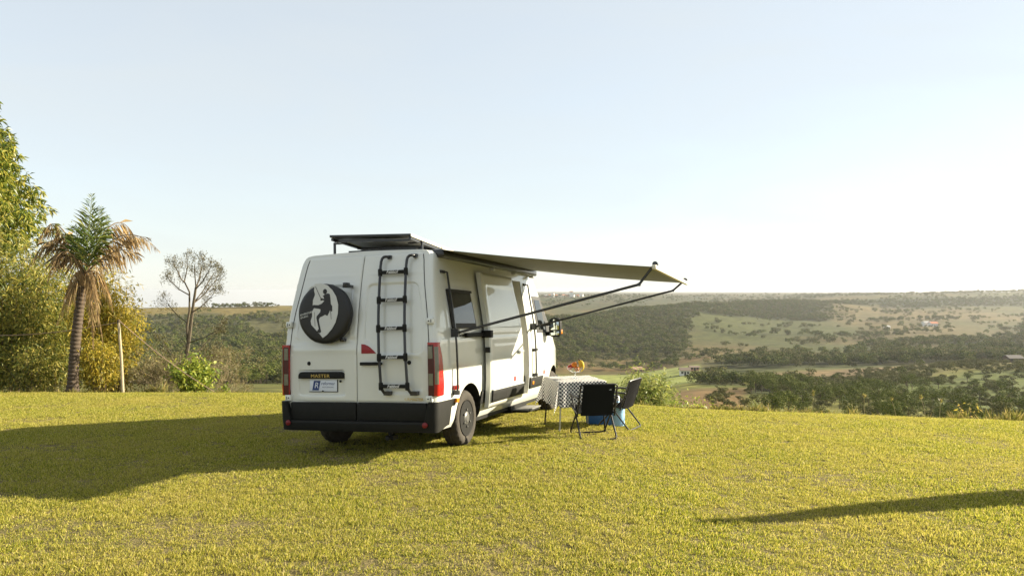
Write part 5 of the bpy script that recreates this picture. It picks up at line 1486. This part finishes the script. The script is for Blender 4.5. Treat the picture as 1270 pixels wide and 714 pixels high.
s_ = rv.uniform(.55, 1.15, nr_) * (.75 + .5 * fbm(X / 40, Y / 40, 61, 2)) * np.interp(Y, [0, 130, 230, 400, 1500, 1700], [.35, .5, .72, 1, 1, 1.15])
scatter('forest', np.stack([X, Y, cz[rest] - .5], 1), np.stack([np.zeros(nr_), np.zeros(nr_), rv.uniform(0, 6.28, nr_)], 1), np.stack([s_ * rv.uniform(.9, 1.2, nr_), s_ * rv.uniform(.9, 1.2, nr_), s_], 1), rv.integers(0, 4, nr_).astype(np.int32), fo, 'woods of small grey green trees covering the far hills')

# low scrub and tussocks covering the near slope (uncountable)
ns_ = 5200
D = np.sqrt(rv.uniform(40. ** 2, 335. ** 2, ns_)); uq = rv.uniform(880, 1330, ns_); X = (uq - 635) / 927. * D
kp = rv.random(ns_) < np.clip(.05 + .75 * nsmooth(.50, .64, fbm(X / 22, D / 22, 81, 3)), 0, 1); X, D = X[kp], D[kp]; ns_ = len(X)
s_ = rv.uniform(.14, .42, ns_) * np.interp(D, [40, 120, 335], [.55, .9, 1.3])
scatter('scrub', np.stack([X, D, land_z(X, D) - .15], 1), np.stack([np.zeros(ns_), np.zeros(ns_), rv.uniform(0, 6.28, ns_)], 1), np.stack([s_ * 1.3, s_ * 1.3, s_], 1), rv.integers(0, 4, ns_).astype(np.int32), [bpy.data.objects.new('scrub_bush', m_) for m_ in (crowns[5], crowns[3], fcrowns[3], crowns[5])], 'low olive scrub covering the near slope beyond the lawn')

# houses and sheds: far, but each with walls, roof, door and windows
WALLW = mat('white_wall', (.72, .70, .66), .9, var=.1); WALLB = mat('brick_wall', (.42, .25, .17), .9, var=.2); ROOFR = mat('clay_roof', (.42, .17, .09), .9, var=.3); ROOFG = mat('grey_roof', (.30, .30, .30), .8, var=.2); ROOFD = mat('dull_roof', (.20, .15, .11), .9, var=.3); DARKW = mat('dark_opening', (.03, .03, .03), .4)
def land_point(u, v, d0, d1):
    D = np.linspace(d0, d1, 400); X = (u - 635) / 927. * D; z = land_z(X, D); vv = 360 + 927 * (EYE - z) / D
    i = int(np.argmin(np.abs(vv - v))); return Vector((X[i], D[i], z[i]))
def house(name, label, cat, p, w, d, h, rh, wall, roof, rz, group=None):
    t = thing(name, label, cat, p, rz, group)
    mb = MB(); mb.box((-w / 2, -d / 2, -1.5), (w / 2, d / 2, h)); 
    mb.add([(-w / 2, -d / 2, h), (-w / 2, d / 2, h), (-w / 2, 0, h + rh - .02), (w / 2, -d / 2, h), (w / 2, d / 2, h), (w / 2, 0, h + rh - .02)], [(0, 2, 1), (3, 4, 5)])
    mb.build('wall', wall, t)
    mb = MB(); e = .5
    for sg in (-1, 1):
        mb.add([(-w / 2 - e, sg * (d / 2 + e), h - rh * e / (d / 2) + .02), (w / 2 + e, sg * (d / 2 + e), h - rh * e / (d / 2) + .02), (w / 2 + e, 0, h + rh + .02), (-w / 2 - e, 0, h + rh + .02),
                (-w / 2 - e, sg * (d / 2 + e), h - rh * e / (d / 2) + .14), (w / 2 + e, sg * (d / 2 + e), h - rh * e / (d / 2) + .14), (w / 2 + e, 0, h + rh + .14), (-w / 2 - e, 0, h + rh + .14)],
               [(0, 1, 2, 3), (4, 7, 6, 5), (0, 4, 5, 1), (1, 5, 6, 2), (0, 3, 7, 4)])
    mb.build('roof', roof, t)
    mb = MB(); mb.box((-.5, -d / 2 - .05, 0), (.5, -d / 2 + .02, min(2.1, h - .2))); mb.build('door', DARKW, t)
    for x in (-w * .3, w * .3):
        mb = MB(); mb.box((x - .6, -d / 2 - .05, 1.0), (x + .6, -d / 2 + .02, min(2.1, h - .3))); mb.build('window', DARKW, t)
house('farmhouse', 'white farmhouse beside a red roofed one on the far right pasture', 'house', land_point(1149, 404, 700, 1100), 10, 7, 4.2, 1.6, WALLW, ROOFG, .2)
house('farmhouse', 'small house with a red brown roof right of the white farmhouse', 'house', land_point(1157, 404.5, 700, 1100), 9, 7, 3.8, 2.0, WALLW, ROOFR, .1)
house('shed', 'small pale shed alone in the far pasture left of the farmhouses', 'shed', land_point(1100, 408, 700, 1000), 5, 5, 3, 1.2, WALLW, ROOFG, .4)
house('farmhouse', 'pale house at the right end of the bright valley field', 'house', land_point(849, 468, 400, 520), 5, 5, 2.8, 1.2, WALLW, ROOFD, -.1)
house('shed', 'long low brown shed beside the pale valley house', 'shed', land_point(856, 467, 410, 520) + V(4, 8, 0), 5, 3, 2.2, .6, WALLB, ROOFD, .05)
house('farmhouse', 'salmon roofed house at the left end of the valley field', 'house', land_point(790, 462, 430, 540), 6, 5, 2.5, 1.4, WALLB, mat('salmon_roof', (.36, .22, .15), .9, var=.2), .15)
house('barn', 'small dark boarded barn at the right edge of the olive hill', 'barn', land_point(1256, 448, 250, 330), 6, 4, 2.0, 1.0, mat('dark_boards', (.12, .09, .07), .9, var=.3), mat('dark_roof', (.10, .09, .08), .9), .1)
rh_ = np.random.default_rng(9)
TOWN = ['tiny %s house, %s of the far ridge hamlet' % (a_, b_) for a_, b_ in (('red roofed', 'leftmost'), ('grey roofed', 'second from the left'), ('tall red roofed', 'third from the left'), ('brick', 'fourth from the left'), ('red roofed', 'fifth from the left'), ('grey roofed', 'middle one'), ('brick', 'seventh from the left'), ('tower like', 'tallest'), ('red roofed', 'third from the right'), ('brick', 'second from the right'), ('grey roofed', 'rightmost'))]
for k in range(11):
    u = 677 + k * 4.4 + rh_.normal(0, .8); D = 2270 + rh_.uniform(-40, 60)
    x = (u - 635) / 927. * D; p = Vector((x, D, float(land_z(np.array([x]), np.array([D]))[0])))
    hgt_ = (5, 6, 11, 5, 7, 6, 8, 16, 6, 5, 7)[k]
    house('town_house', TOWN[k], 'house', p, rh_.uniform(7, 12), 8, hgt_, 2, WALLW if k % 3 else WALLB, ROOFR if k % 2 else ROOFG, rh_.uniform(-.4, .4), 'hamlet on the far ridge')

# ================================================================== HAZE: the valley air
hz, nt, b = nodes_mat('air')
nt.nodes.remove(b)
pv = nt.nodes.new('ShaderNodeVolumePrincipled'); pv.inputs['Color'].default_value = (.93, .95, 1.0, 1); pv.inputs['Density'].default_value = 7.5e-5; pv.inputs['Anisotropy'].default_value = .5
nt.links.new(pv.outputs[0], nt.nodes['Material Output'].inputs['Volume'])
zlo = float(TZ.min()) - 1.5
mb = MB(); mb.box((-14600, -14600, zlo), (14600, 14600, 14)); ho = mb.build('haze', hz); ho['kind'] = 'stuff'
ho['label'] = 'thin pale haze filling the valley air'
